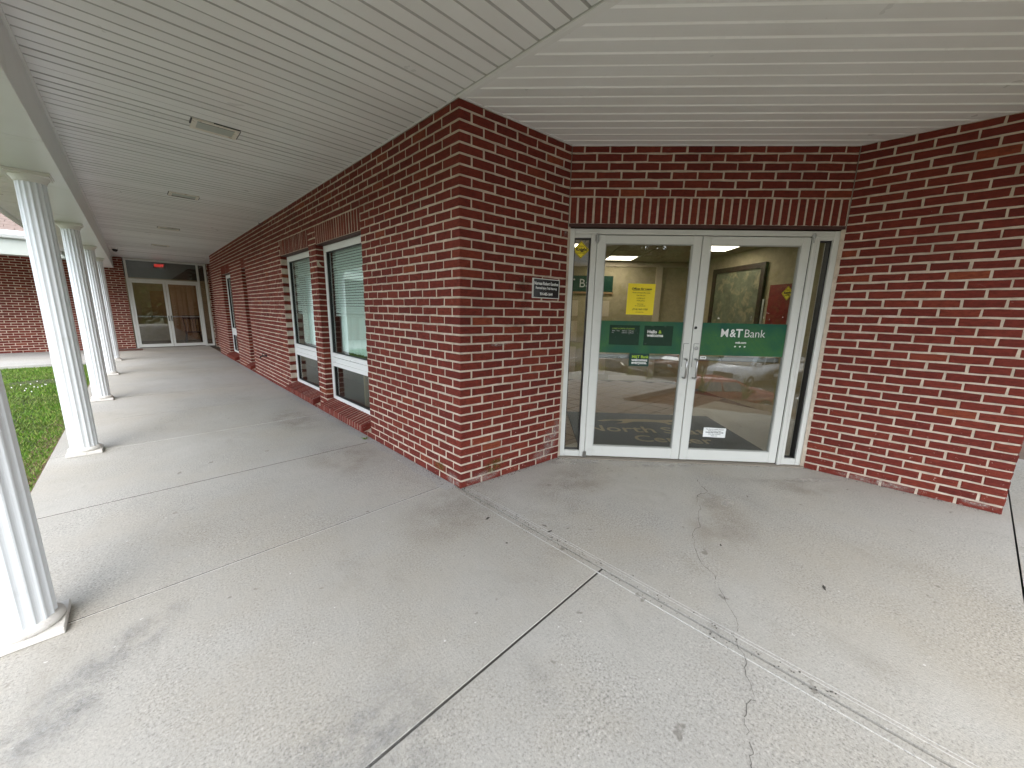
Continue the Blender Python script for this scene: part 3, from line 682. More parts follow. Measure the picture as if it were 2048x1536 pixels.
for i, y in enumerate([1.80, 4.46, 7.53, 10.45]):
    o = l0 if i == 0 else dup(l0); o.matrix_world = FW @ Matrix.Translation((-1.06, y, ZS-.001)) @ (Matrix.Rotation(R(180), 4, 'Z') if i % 2 else Matrix.Identity(4)); o['label'] = LLAB[i]

# ------------------------------------------------------------------ text
def text_mesh(body, size, align='CENTER', bold=0.0, shear=0.0, sx=1.0, depth=.0006):
    cu = bpy.data.curves.new('t', 'FONT'); cu.body = body; cu.size = size; cu.align_x = align; cu.align_y = 'CENTER'; cu.offset = bold; cu.shear = shear; cu.extrude = depth; cu.resolution_u = 3; cu.space_line = .95
    o = bpy.data.objects.new('t', cu); COL.objects.link(o); bpy.context.view_layer.update()
    me = bpy.data.meshes.new_from_object(o.evaluated_get(bpy.context.evaluated_depsgraph_get())); bpy.data.objects.remove(o); bpy.data.curves.remove(cu)
    if sx != 1.0: me.transform(Matrix.Diagonal((sx, 1, 1, 1)))
    return me
UP = Matrix.Rotation(R(90), 4, 'X')        # text plane XY -> XZ facing -Y
def text(parent, body, size, x, y, z, m_, name='lettering', **kw):
    me = text_mesh(body, size, **kw); me.name = name; me.materials.clear()
    return link(name, me, m_, parent, Matrix.Translation((x, y, z)) @ UP)

# ------------------------------------------------------------------ name plaque
pq = empty('name_plaque', FN @ Matrix.Translation((.852, -.012, 1.599)), 'small black name plaque with white lettering on the brick return wall', 'plaque')
B().box(-.152, .152, 0, .010, -.077, .077, .002).build('plate', PLAQ, pq)
fr_ = B().box(-.156, -.1495, -.003, .011, -.081, .081).box(.1495, .156, -.003, .011, -.081, .081).box(-.1495, .1495, -.003, .011, .0745, .081).box(-.1495, .1495, -.003, .011, -.081, -.0745).build('plate_frame', ALU, pq)
text(pq, 'Norman Robert Gershon', .036, 0, -.001, .040, WHITE, sx=.76, bold=.0006)
text(pq, 'Personal Injury Trial Attorney', .0285, 0, -.001, .003, WHITE, sx=.72, bold=.0004)
text(pq, '914-485-1644', .033, 0, -.001, -.046, WHITE, sx=.8, bold=.0006)

# ------------------------------------------------------------------ entrance storefront
st = empty('entrance_doors', FD @ Matrix.Translation((0, .03, 0)), 'white framed double glass entrance doors with narrow side panes under brick', 'doors')
z0, zh = .012, 2.133; D0, D1 = .0, .10
fm = B()
fm.box(.008, .062, D0, D1, z0, zh, .003).box(DL-.062, DL-.006, D0, D1, z0, zh, .003)
fm.box(.0625, DL-.0625, D0+.001, D1, 2.088, zh-.001, .003)
fm.box(.208, .258, D0, D1-.001, z0, 2.0875, .003)
fm.build('frame', ALU, st)
mu = B().box(2.092, 2.110, D0-.012, D1, z0, 2.087, .002).box(2.113, 2.130, D0-.006, D1, z0, 2.087, .002).box(2.133, 2.158, D0, D1-.002, z0, 2.087, .002).build('mullion', ALU, st)
B().box(2.1095, 2.1135, D0, D1-.01, z0, 2.08).box(2.1295, 2.1335, D0, D1-.01, z0, 2.08).box(2.0885, 2.0925, D0+.006, D1-.01, z0, 2.08).build('seal', BLACK, st)
for a, b, nm in ((.0625, .2075, 'side_pane'), (2.1585, DL-.0625, 'side_pane')):
    B().box(a, b, .050, .056, .075, 2.055).build(nm, GLASS, st)
    B().box(a, b, D0+.004, D1-.004, z0, .072, .002).box(a, b, D0+.004, D1-.004, 2.058, 2.087, .002).build('side_rail', ALU, st)
    B().box(a, a+.008, .03, .07, .072, 2.058).box(b-.010, b, .02, .075, .072, 2.058).box(a, b, .03, .07, 2.048, 2.058).box(a, b, .03, .07, .072, .080).build('gasket', BLACK, st)
def leaf(a, b, g0, g1, hinge_left):
    d = empty('door', Matrix.Identity(4)); d.parent = st; d.matrix_local = Matrix.Identity(4)
    y0, y1 = .006, .052
    B().box(a, g0, y0, y1, .02, 2.082, .003).build('stile', ALU, d); B().box(g1, b, y0, y1, .02, 2.082, .003).build('stile', ALU, d)
    B().box(g0, g1, y0+.001, y1-.001, 2.013, 2.081, .003).build('top_rail', ALU, d); B().box(g0, g1, y0+.001, y1-.001, .021, .123, .003).build('bottom_rail', ALU, d)
    B().box(g0, g0+.007, y0+.008, y1-.008, .123, 2.013).box(g1-.007, g1, y0+.008, y1-.008, .123, 2.013).box(g0+.007, g1-.007, y0+.008, y1-.008, .123, .130).box(g0+.007, g1-.007, y0+.008, y1-.008, 2.006, 2.013).build('glazing_bead', plainbead, d)
    B().box(g0+.004, g1-.004, .027, .033, .126, 2.010).build('pane', GLASS, d)
    hx = g1+.030 if hinge_left else g0-.030
    hp = B().tube([(hx, y0, 1.005), (hx, y0-.045, 1.005), (hx, y0-.058, .990), (hx, y0-.058, .845), (hx, y0-.045, .830), (hx, y0, .830)], .0085, 10).build('pull_handle', STEEL, d)
    B().box(hx-.022, hx+.022, y0-.004, y0+.001, .93, 1.145, .0015).build('handle_plate', ALU, d)
    B().box(hx-.0245, hx-.022, y0-.003, y0+.001, .93, 1.147).box(hx-.022, hx+.022, y0-.003, y0+.001, 1.145, 1.148).build('plate_shadow_line', BLACK, d)
    B().box(g0+.01, g1-.01, .060, .10, .985, 1.025, .006).build('push_bar', STEEL, d)
    return d, hx
B().box(.255, .266, .053, .062, .02, 2.09).box(1.166, 1.185, .053, .062, .02, 2.09).box(.262, 2.09, .053, .062, 2.078, 2.092).build('door_seal', BLACK, st)
plainbead = plain('glazing_bead_grey', (.40, .41, .39), .5)
dl, hl = leaf(.262, 1.172, .338, 1.100, True); dr, hr = leaf(1.179, 2.088, 1.252, 2.018, False)
rotX = Matrix.Rotation(R(90), 4, 'X')
B().lathe([(.001, 0), (.013, 0), (.013, .004), (.010, .006), (.001, .006)], 0, 0, 20).build('keyhole', PLAQ, dr, Matrix.Translation((1.197, .006, 1.292)) @ rotX)
B().lathe([(.001, 0), (.017, 0), (.016, .006), (.008, .008), (.001, .008)], 0, 0, 20).build('lock_cylinder', STEEL, dr, Matrix.Translation((hr, .003, 1.105)) @ rotX)
for x, z, p in ((.262, 2.06, dl), (.262, .045, dl), (2.10, 2.082, dr)):
    B().box(x-.018, x+.012, -.014, .012, z-.035 if p is dl else z-.012, z+.022, .004).lathe([(.006, z-.05), (.006, z+.03)], x-.004, -.012, 10).build('pivot_hinge', STEEL, p)
B().box(.0, DL, -.045, .13, -.004, .012, .003).build('threshold', CAULK, st)
# printed band across both doors
bd = empty('window_band', FD @ Matrix.Translation((0, .055, 0)), 'green printed band with bank lettering across both entrance doors', 'sign')
B().box(.346, 1.092, 0, .0008, 1.043, 1.338).build('left_print', BAND, bd).name = 'printed_film'
B().box(1.260, 2.010, 0, .0008, 1.043, 1.338).build('printed_film', BAND, bd)
for a, b in ((.428, .702), (.745, 1.005)):
    B().box(a, b, -.002, -.0006, 1.118, 1.300).build('inset_panel', PANELG, bd)
text(bd, 'LOBBY & DRIVE-UP HOURS', .017, .450, -.0035, 1.268, LIME, align='LEFT')
text(bd, 'Mon - Thur', .015, .450, -.0035, 1.248, GREY, align='LEFT'); text(bd, '9:00 am - 4:00 pm', .015, .54, -.0035, 1.248, GREY, align='LEFT')
text(bd, 'Fri', .015, .450, -.0035, 1.231, GREY, align='LEFT'); text(bd, '9:00 am - 5:00 pm', .015, .54, -.0035, 1.231, GREY, align='LEFT')
text(bd, 'Hello', .040, .772, -.0035, 1.244, WHITE, align='LEFT', bold=.0012); text(bd, '&', .040, .875, -.0035, 1.244, LIME, align='LEFT', bold=.0012)
text(bd, 'welcome', .040, .772, -.0035, 1.212, WHITE, align='LEFT', bold=.0012)
def serif(parent, x, y, z, w, m_): B().box(x-w/2, x+w/2, y-.0006, y+.0006, z-.002, z+.002).build('serif', m_, parent)
text(bd, 'M', .104, 1.468, -.0035, 1.246, WHITE, bold=.0012, sx=.92); text(bd, '&', .100, 1.541, -.0035, 1.246, WHITE, bold=.0012, sx=.86); text(bd, 'T', .104, 1.597, -.0035, 1.246, WHITE, bold=.0026, sx=.92)
text(bd, 'Bank', .104, 1.640, -.0035, 1.246, WHITE, align='LEFT', bold=-.0012, sx=.92)
text(bd, 'mtb.com', .027, 1.622, -.0035, 1.165, WHITE, bold=.0008)
for i, x in enumerate((1.575, 1.618, 1.660)):
    B().add([(x-.010, -.0035, 1.128), (x, -.0035, 1.120), (x+.011, -.0035, 1.129), (x+.004, -.0035, 1.136), (x-.004, -.0035, 1.133)], [(0, 1, 2, 3, 4)]).build('icon', WHITE, bd)
FDG = FD @ Matrix.Translation((0, .0545, 0))
yn = empty('paper_notice', FDG @ Matrix.Translation((.688, 0, 1.535)) @ Matrix.Rotation(R(.6), 4, 'Y'), 'yellow paper notice taped inside the left glass door', 'notice')
B().box(-.122, .122, 0, .0006, -.138, .138).build('sheet', YEL, yn)
text(yn, 'Offices for Lease', .026, 0, -.001, .092, INK, shear=.25, bold=.0006); B().box(-.075, .075, -.0014, -.0006, .076, .078).build('underline', INK, yn)
for z, w, s in ((.058, 'Newly renovated office suites', .013), (.034, 'from 250 sq. ft.', .013), (.010, 'to 5,000 sq. ft.', .013), (-.012, 'Ample parking', .012), (-.042, 'Call owner', .013), (-.058, 'for an appointment', .012)): text(yn, w, s, 0, -.001, z, INK)
text(yn, '(914) 962-1750', .022, 0, -.001, -.090, INK, shear=.25); text(yn, 'no broker fees', .012, 0, -.001, -.114, INK)
cd = empty('welcome_card', FDG @ Matrix.Translation((.718, -.0015, .988)), 'small dark green welcome card on the left door below the band', 'sign')
B().box(-.092, .092, 0, .0008, -.066, .055).build('card', DGREEN, cd)
text(cd, 'M&T Bank', .036, -.068, -.001, .022, LIME, align='LEFT', bold=.0008); text(cd, 'welcomes', .036, -.068, -.001, -.008, WHITE, align='LEFT', bold=.001); text(cd, 'everyone.', .036, -.068, -.001, -.034, WHITE, align='LEFT', bold=.001)
wn_ = empty('paper_notice', FDG @ Matrix.Translation((1.492, 0, .298)) @ Matrix.Rotation(R(1), 4, 'Y'), 'small white printed notice low on the right glass door', 'notice')
B().box(-.105, .105, 0, .0006, -.047, .047).build('sheet', PAPER, wn_)
for i, s in enumerate(('This door to remain unlocked', 'during business hours', 'PLEASE USE OTHER DOOR', 'if this door is locked', 'Thank you')): text(wn_, s, .014, 0, -.001, .032-i*.016, INK, bold=.0004 if i == 2 else 0)
def diamond(M, s, label, name='diamond_sticker'):
    d = empty(name, M, label, 'sticker')
    B().add([(0, 0, -s), (s, 0, 0), (0, 0, s), (-s, 0, 0), (0, .0008, -s), (s, .0008, 0), (0, .0008, s), (-s, .0008, 0)], [(0, 1, 2, 3), (7, 6, 5, 4), (0, 4, 5, 1), (1, 5, 6, 2), (2, 6, 7, 3), (3, 7, 4, 0)]).build('sticker_face', YEL, d)
    o_, i_ = s*.93, s*.87
    B().add([(0, -.0006, -o_), (o_, -.0006, 0), (0, -.0006, o_), (-o_, -.0006, 0), (0, -.0006, -i_), (i_, -.0006, 0), (0, -.0006, i_), (-i_, -.0006, 0)], [(0, 1, 5, 4), (1, 2, 6, 5), (2, 3, 7, 6), (3, 0, 4, 7)]).build('sticker_border', INK, d)
    text(d, 'Knight', s*.50, 0, -.001, s*.04, INK, shear=.25, bold=.0012); text(d, 'security', s*.18, s*.15, -.001, -s*.22, INK); text(d, '24 hour', s*.2, 0, -.001, s*.42, INK); text(d, '800-642-1000', s*.15, 0, -.001, -s*.38, INK)
    return d
diamond(FD @ Matrix.Translation((.128, .074, 1.960)), .076, 'yellow diamond shaped security sticker in the left side pane')
for (a, x, p) in ((.30, 1.305, 1.020),):
    aw = empty('arrow_label', FD @ Matrix.Translation((1.305, .056, 1.018)), 'small white arrow label on the right door under the band', 'sticker')
    B().add([(-.03, 0, -.014), (.022, 0, -.014), (.03, 0, 0), (.022, 0, .014), (-.03, 0, .014), (-.03, .0008, -.014), (.022, .0008, -.014), (.03, .0008, 0), (.022, .0008, .014), (-.03, .0008, .014)], [(0, 1, 2, 3, 4), (9, 8, 7, 6, 5)] + [(i, 5+i, 5+(i+1) % 5, (i+1) % 5) for i in range(5)]).build('label_face', PAPER, aw)
    B().add([(-.018, -.001, -.0025), (.006, -.001, -.0025), (.006, -.001, -.008), (.018, -.001, 0), (.006, -.001, .008), (.006, -.001, .0025), (-.018, -.001, .0025)], [tuple(range(7))]).build('arrow', INK, aw)

# ------------------------------------------------------------------ lobby behind the doors
lob = empty('lobby', FD, kind='structure')
CZ = 2.45
B().add([(-.45, .14, -.02), (3.9, .14, -.02), (3.9, 5.0, -.02), (-.45, 5.0, -.02)], [(0, 1, 2, 3)]).build('lobby_floor', GROUT, lob)
B().box(-.45, 2.85, 4.6, 4.7, -.05, CZ).build('lobby_wall', BEIGE, lob)
B().prism([(2.85, 4.6), (3.72, .12), (3.82, .12), (2.95, 4.7)], -.05, CZ).build('lobby_wall', BEIGE, lob)
B().prism([(-.45, .12), (-.35, .12), (-.35, 4.6), (-.45, 4.6)], -.05, CZ).build('lobby_wall', BEIGE, lob)
B().box(-.45, -.0, .11, .16, -.05, CZ+.3).box(DL, 3.75, .11, .16, -.05, CZ+.3).build('lobby_wall', BEIGE, lob)
B().box(-.02, DL+.02, .11, .16, 2.14, CZ+.3).build('lobby_wall', BEIGE, lob)
B().box(-.6, 4.3, .16, 4.75, CZ+.04, CZ+.08).build('lobby_ceiling', GROUT, lob)
nt_ = 0
for i in range(8):
    for j in range(8):
        x, y = -.75+i*.605, .165+j*.605
        if (i, j) in ((3, 6), (1, 4), (2, 2), (5, 4)): continue
        B().box(x+.008, x+.597, y+.008, y+.597, CZ, CZ+.018).build('ceiling_tile', CEILT, lob)
B().box(-.4, 2.85, 4.57, 4.6, CZ-.10, CZ-.01).build('crown_trim', TRIMI, lob); B().box(-.35, 2.85, 4.58, 4.6, 0, .10).build('skirting', TRIMI, lob)
B().box(2.2, 2.32, 4.54, 4.6, 0, CZ-.1).build('wall_post', TRIMI, lob)
for (i, j, lab) in ((3, 6, 'lit square lobby ceiling lamp nearest the back wall'), (1, 4, 'lit lobby ceiling lamp seen through the left side pane'), (2, 2, 'lit lobby ceiling lamp above the entrance mat'), (5, 4, 'lit lobby ceiling lamp nearest the framed picture')):
    x, y = -.75+i*.605, .165+j*.605
    lp = empty('lobby_lamp', FD @ Matrix.Translation((x, y, CZ)), lab, 'ceiling lamp', 'lit lamps in the lobby ceiling')
    B().box(.05, .555, .05, .555, .004, .01).build('diffuser', LAMPI, lp); B().box(.008, .05, .008, .597, -.004, .012).box(.555, .597, .008, .597, -.004, .012).box(.05, .555, .008, .05, -.004, .012).box(.05, .555, .555, .597, -.004, .012).build('lamp_frame', WHITE, lp)
tl = B().box(-.148, .148, -.148, .148, 0, .012, .002).mesh('floor_tile'); tl.materials.append(TILE)
for i in range(-14, 24):
    for j in range(-6, 26):
        x, y = (i-j)*.2165+2.0, (i+j)*.2165
        if .32 < y < 4.4 and -.3 < x < 3.45-.19*y: link('floor_tile', tl, None, lob, Matrix.Translation((x, y, -.014)) @ Matrix.Rotation(R(45), 4, 'Z'))
mt = empty('entrance_mat', FD @ Matrix.Translation((1.22, 1.0, .001)), 'dark entrance mat with tan lettering lying inside the glass doors', 'mat')
B().box(-.98, .98, -.74, .74, 0, .012, .003).build('pile', MATG, mt)
def ftext(body, size, x, y, **kw):
    me = text_mesh(body, size, **kw); me.name = 'lettering'; me.materials.clear(); link('lettering', me, TAN, mt, Matrix.Translation((x, y, .0132)))
ftext('North', .34, -.40, -.02, sx=1.0, bold=.003); ftext('State', .34, .45, -.02, bold=.003); ftext('Center', .30, .12, -.36, bold=.003)
hs_ = [(-.62, .30), (-.50, .36), (-.36, .37), (-.20, .42), (.05, .44), (.22, .42), (.36, .45), (.52, .44), (.62, .40), (.55, .36), (.40, .36), (.30, .33), (.36, .26), (.28, .22), (.25, .28), (.15, .32), (-.05, .32), (-.15, .30), (-.26, .22), (-.40, .20), (-.30, .26), (-.28, .32), (-.42, .33), (-.55, .27)]
B().add([(x, y+.02, .0132) for x, y in hs_], [tuple(range(len(hs_)))]).build('running_animal_emblem', TAN, mt)
sg = empty('wall_sign', FD @ Matrix.Translation((.62, 4.56, 2.0)), 'dark green bank sign on the lobby back wall', 'sign')
B().box(-.70, .72, 0, .03, -.16, .16).build('sign_board', DGREEN, sg); text(sg, 'M&T', .24, -.30, -.002, 0, GREY, bold=.004); text(sg, 'Bank', .24, .26, -.002, 0, GREY, bold=-.001); B().box(-.72, .74, -.01, .035, -.20, -.162).build('sign_ledge', OAK, sg)
dv = empty('panelled_door', FD @ Matrix.Translation((.75, 4.55, 0)), 'beige panelled door under the green lobby sign', 'door')
B().box(-.62, .62, 0, .045, 0, 1.74).build('door_leaf', BEIGE, dv)
for x in (-.32, .32):
    for a, b in ((.12, .70), (.82, 1.24), (1.34, 1.66)): B().box(x-.22, x+.22, -.010, 0, a, b, .006).build('door_panel', TRIMI, dv)
ld = (Vector((3.72, .12)) - Vector((2.85, 4.6))).normalized()
FP = FD @ frame(Vector((2.85, 4.6)), ld)
pc = empty('framed_picture', FP @ Matrix.Translation((1.45, -.03, 1.62)), 'large dark framed landscape print on the lobby side wall', 'picture')
B().box(-.52, .52, 0, .02, -.52, .52).build('print', PICT, pc); B().box(-.60, -.52, -.02, .025, -.60, .60).box(.52, .60, -.02, .025, -.60, .60).box(-.52, .52, -.02, .025, .52, .60).box(-.52, .52, -.02, .025, -.60, -.52).build('picture_frame', WOOD, pc)
pr_ = empty('wall_poster', FP @ Matrix.Translation((2.38, -.02, 1.45)), 'dark red poster on the lobby side wall behind the right door', 'poster')
B().box(-.22, .32, 0, .01, -.5, .42).build('poster_sheet', POST, pr_); B().box(-.62, -.30, -.002, .01, -.55, .22).build('poster_sheet', PAPER, pr_)
diamond(FP @ Matrix.Translation((2.50, -.035, 1.74)), .10, 'yellow diamond sign on the red lobby poster', 'diamond_sign')
cl_ = empty('door_closer', FD @ Matrix.Translation((1.75, .12, 2.10)), 'dark door closer arm above the right glass door', 'door closer')
B().box(-.15, .15, 0, .05, -.06, .0, .005).build('closer_body', STEEL, cl_); B().tube([(-.1, .03, -.05), (-.3, .2, -.03), (-.36, .06, -.03)], .008, 6).build('closer_arm', STEEL, cl_)

# ------------------------------------------------------------------ far glass doors
FFs = FF @ Matrix.Translation((0, .03, 0))
fs = empty('glass_doors', FFs, 'grey framed double glass doors with transom at the far walkway end', 'doors')
x0, x1, xm = -1.765, .215, -.045
B().box(x0, x0+.055, 0, .11, .0, 2.78, .003).box(x1-.055, x1, 0, .11, 0, 2.78, .003).box(xm, xm+.055, 0, .11, 0, 2.78, .003).box(x0+.055, x1-.055, .002, .108, 2.72, 2.779, .003).box(x0+.055, xm, .002, .108, 2.115, 2.17, .003).build('frame', ALU, fs)
B().box(x0+.05, xm+.003, .05, .056, 2.17, 2.72).build('transom_pane', GLASS, fs); B().box(xm+.05, x1-.05, .05, .056, .06, 2.72).build('side_pane', GLASS, fs)
B().box(xm+.055, x1-.055, .004, .1, 0, .06).build('side_rail', ALU, fs)
xc = (x0+.055+xm)/2
for a, b, s in ((x0+.057, xc-.004, 1), (xc+.004, xm-.002, -1)):
    d = empty('door', Matrix.Identity(4)); d.parent = fs; d.matrix_local = Matrix.Identity(4)
    B().box(a, a+.06, .01, .055, .015, 2.11, .003).build('stile', ALU, d); B().box(b-.06, b, .01, .055, .015, 2.11, .003).build('stile', ALU, d)
    B().box(a+.06, b-.06, .011, .054, 2.045, 2.109, .003).build('top_rail', ALU, d); B().box(a+.06, b-.06, .011, .054, .016, .115, .003).build('bottom_rail', ALU, d)
    B().box(a+.055, b-.055, .03, .036, .11, 2.05).build('pane', GLASS, d); B().box(a+.06, b-.06, .06, .09, .98, 1.02).build('push_bar', STEEL, d)
    hx = (b-.03) if s > 0 else (a+.03)
    B().tube([(hx, .01, 1.02), (hx, -.045, 1.02), (hx, -.05, .86), (hx, .01, .86)], .01, 8).build('pull_handle', BLACK, d)
fr2 = empty('far_hall', FF, kind='structure')
B().box(-2.6, .9, 3.4, 3.5, -.05, 3).build('hall_wall', BEIGE, fr2); B().box(-2.6, -2.5, .1, 3.4, -.05, 3).build('hall_wall', BEIGE, fr2); B().box(.8, .9, .1, 3.4, -.05, 3).build('hall_wall', OAK, fr2)
B().box(-2.6, .9, .12, 3.5, -.12, -.015).build('hall_floor', ROOMF, fr2); B().box(-2.6, .9, .12, 3.5, 2.80, 2.9).build('hall_ceiling', CEILT, fr2)
B().box(-1.2, -.4, 3.36, 3.4, .9, 1.9).build('hall_panel', OAK, fr2); B().box(-.7, .3, 3.3, 3.4, 0, 2.2).build('hall_panel', OAK, fr2)
B().box(-2.5, .8, .30, .36, 2.22, 2.80).build('hall_lamp_screen', DARKR, fr2)  # dark screen added behind the transom to hide the hall's fill lamp
ex = empty('exit_sign', FF @ Matrix.Translation((-.95, .22, 2.62)), 'red lit exit sign behind the far glass transom', 'sign')
B().box(-.14, .14, 0, .04, -.075, .075).build('sign_box', PLAQ, ex); text(ex, 'EXIT', .11, 0, -.002, 0, EXITR, bold=.002)
hl_ = empty('hall_fill_lamp', FF @ Matrix.Translation((-.9, 1.6, 2.775)), 'unseen lamp added to light the far hall', 'ceiling lamp'); B().box(-.5, .5, -.3, .3, 0, .015).build('diffuser', emit('hall_fill_glow', (1, .8, .55), 1.4), hl_)  # added lamp, out of view, that brightens the hall
ch = empty('wooden_chair', FF @ Matrix.Translation((-.28, .75, 0)), 'dark wooden chair standing inside the far glass doors', 'chair')
B().box(-.22, .22, -.2, .2, .42, .46, .01).build('seat', WOOD, ch)
for sx in (-1, 1):
    for sy in (-1, 1): B().tube([(sx*.24, sy*.22, 0), (sx*.18, sy*.16, .42)], .018, 8).build('leg', WOOD, ch)
    B().tube([(sx*.19, .17, .46), (sx*.22, .28, 1.0)], .016, 8).build('back_post', WOOD, ch)
B().box(-.24, .24, .26, .29, .88, 1.02, .008).build('backrest', WOOD, ch)
for i in range(4): B().tube([(-.11+i*.073, .18, .46), (-.12+i*.08, .272, .9)], .009, 6).build('spindle', WOOD, ch)
fmat = empty('floor_mat', FF @ Matrix.Translation((-2.0, -.55, .002)), 'reddish brown mat on the slab by the far doors', 'mat'); B().box(-.35, .35, -.25, .2, 0, .012, .003).build('pile', REDM, fmat)
# ------------------------------------------------------------------ far wing eave and roof
fe = empty('far_wing_roof', FF @ Matrix.Translation((0, -2.45, 0)), 'shingled roof edge with white gutter above the far brick wall', 'roof')
B().box(-9, BX1-.03, 0, .32, 2.44, 2.785, .004).build('beam_wrap', plain('far_beam_shaded', (.42, .45, .41), .5), fe)  # greyer than the near beam: courtyard shade put into the colour
B().ext([(-.004, 2.80), (-.09, 2.805), (-.13, 2.87), (-.13, 2.955), (-.11, 2.965), (-.11, 2.92), (-.004, 2.92)], 'x', -9, -2.81).build('gutter', GUT, fe)
B().box(-9, -2.81, -.003, .12, 2.79, 2.94).build('fascia', GUT, fe)
for i in range(20):
    y = -.06+i*.135; z = 2.955+i*.135*.55
    for q in range(20):
        x = -9+q*.31+(.15 if i % 2 else 0); B().ext([(y, z), (y+.16, z+.088), (y+.16, z+.098), (y, z+.014+random.uniform(0, .004))], 'x', x+.003, min(x+.307, -2.81)).build('shingle', SHING, fe)
B().ext([(-.04, 2.93), (2.6, 4.37), (2.6, 4.2), (.3, 2.93)], 'x', -9, -2.81).build('roof_deck', SHING, fe)
B().box(-3.05, -2.82, -.02, .35, 3.04, 3.10).build('flashing', GUT, fe)
sofF = empty('cross_walk_ceiling', FF, kind='structure')
boards(sofF, [(-9, -2.12), (BX1-.03, -2.12), (BX1-.03, 0), (-9, 0)], 0, -9, BX1-.03, PT*2, ZS, SOFF, slope=-1)
B().box(-9, -2.6, -2.0, .3, ZS+.03, ZS+.1).build('roof_deck', SHING, sofF)
# grit gathered where walls meet the slab
gr_ = B()
def grit(p, q, n, side):
    p, q = Vector(p), Vector(q); d = (q-p); nr = Vector((-d.y, d.x)).normalized()*side
    for _ in range(n):
        c = p + d*random.random()**1.3 + nr*(.004+abs(random.gauss(0, .022))); r = random.uniform(.0012, .0042)
        a = random.random()*6.28; gr_.add([(c.x+r*math.cos(a+k*2.1)*random.uniform(.7, 1.6), c.y+r*math.sin(a+k*2.1)*random.uniform(.7, 1.6), .0025) for k in range(3)] + [(c.x, c.y, .0025+r)], [(0, 1, 3), (1, 2, 3), (2, 0, 3)])
grit(C0, C0+E1*6, 420, 1); grit(C0, IC, 160, -1); grit(IC, RW, 150, -1); grit(RW, RW+R1*1.17, 140, -1); grit(C0, C0-E1*2.3, 160, 1); grit(C0, C0-E1*2.3, 120, -1)
tag(gr_.build('grit', CRACK), 'dark grit and crumbs gathered along the foot of the brick walls', 'grit', kind='stuff')
# ------------------------------------------------------------------ small fixtures
sp = empty('hose_tap', FL @ Matrix.Translation((-6.1, 0, .475)), 'small dark hose tap low on the long brick wall', 'tap')
B().lathe([(.001, -.002), (.03, -.002), (.03, .006), (.012, .008), (.012, .07), (.001, .07)], 0, 0, 14).build('tap_body', BLACK, sp, Matrix.Rotation(R(90), 4, 'X')); B().tube([(0, -.06, 0), (0, -.10, -.01), (0, -.105, -.045)], .011, 8).build('spout', BLACK, sp)
B().tube([(-.035, -.062, .045), (.035, -.062, .045)], .007, 6).tube([(0, -.062, .0), (0, -.062, .045)], .005, 6).build('tap_handle', BLACK, sp)
sc_ = empty('security_camera', FW @ Matrix.Translation((-1.86, 11.9, ZS)), 'small white dome security camera under the far walkway ceiling', 'camera')
B().lathe([(.001, -.0), (.065, -.0), (.065, -.04), (.06, -.045), (.001, -.045)][::-1], 0, 0, 20).build('housing', WHITE, sc_); B().lathe([(.001, -.11), (.03, -.10), (.05, -.075), (.055, -.045), (.001, -.045)], 0, 0, 20).build('dome', PLAQ, sc_)
wr = B().tube([lf(-.01, 5.6, ZS-.03), lf(-.05, 5.45, ZS-.02), lf(-.06, 5.3, ZS-.06), lf(-.02, 5.2, ZS-.07), lf(-.008, 5.05, ZS-.04)], .004, 6).build('loose_wire', BLACK); tag(wr, 'loose dark wire loop where long brick wall meets the ceiling', 'wire')
wd_ = empty('weed', FW @ Matrix.Translation((-.07, 1.62, 0)), 'tiny green weed sprouting at the nearest window sill', 'weed')
mb = B()
for i in range(12):
    a = random.random()*6.28; r = random.uniform(.02, .05); mb.add([(0, 0, 0), (r*math.cos(a)*.6-.008*math.sin(a), r*math.sin(a)*.6+.008*math.cos(a), r*.6), (r*math.cos(a), r*math.sin(a), r*.5), (r*math.cos(a)*.6+.008*math.sin(a), r*math.sin(a)*.6-.008*math.cos(a), r*.6)], [(0, 1, 2, 3)])
mb.build('leaves', GRASSM, wd_)

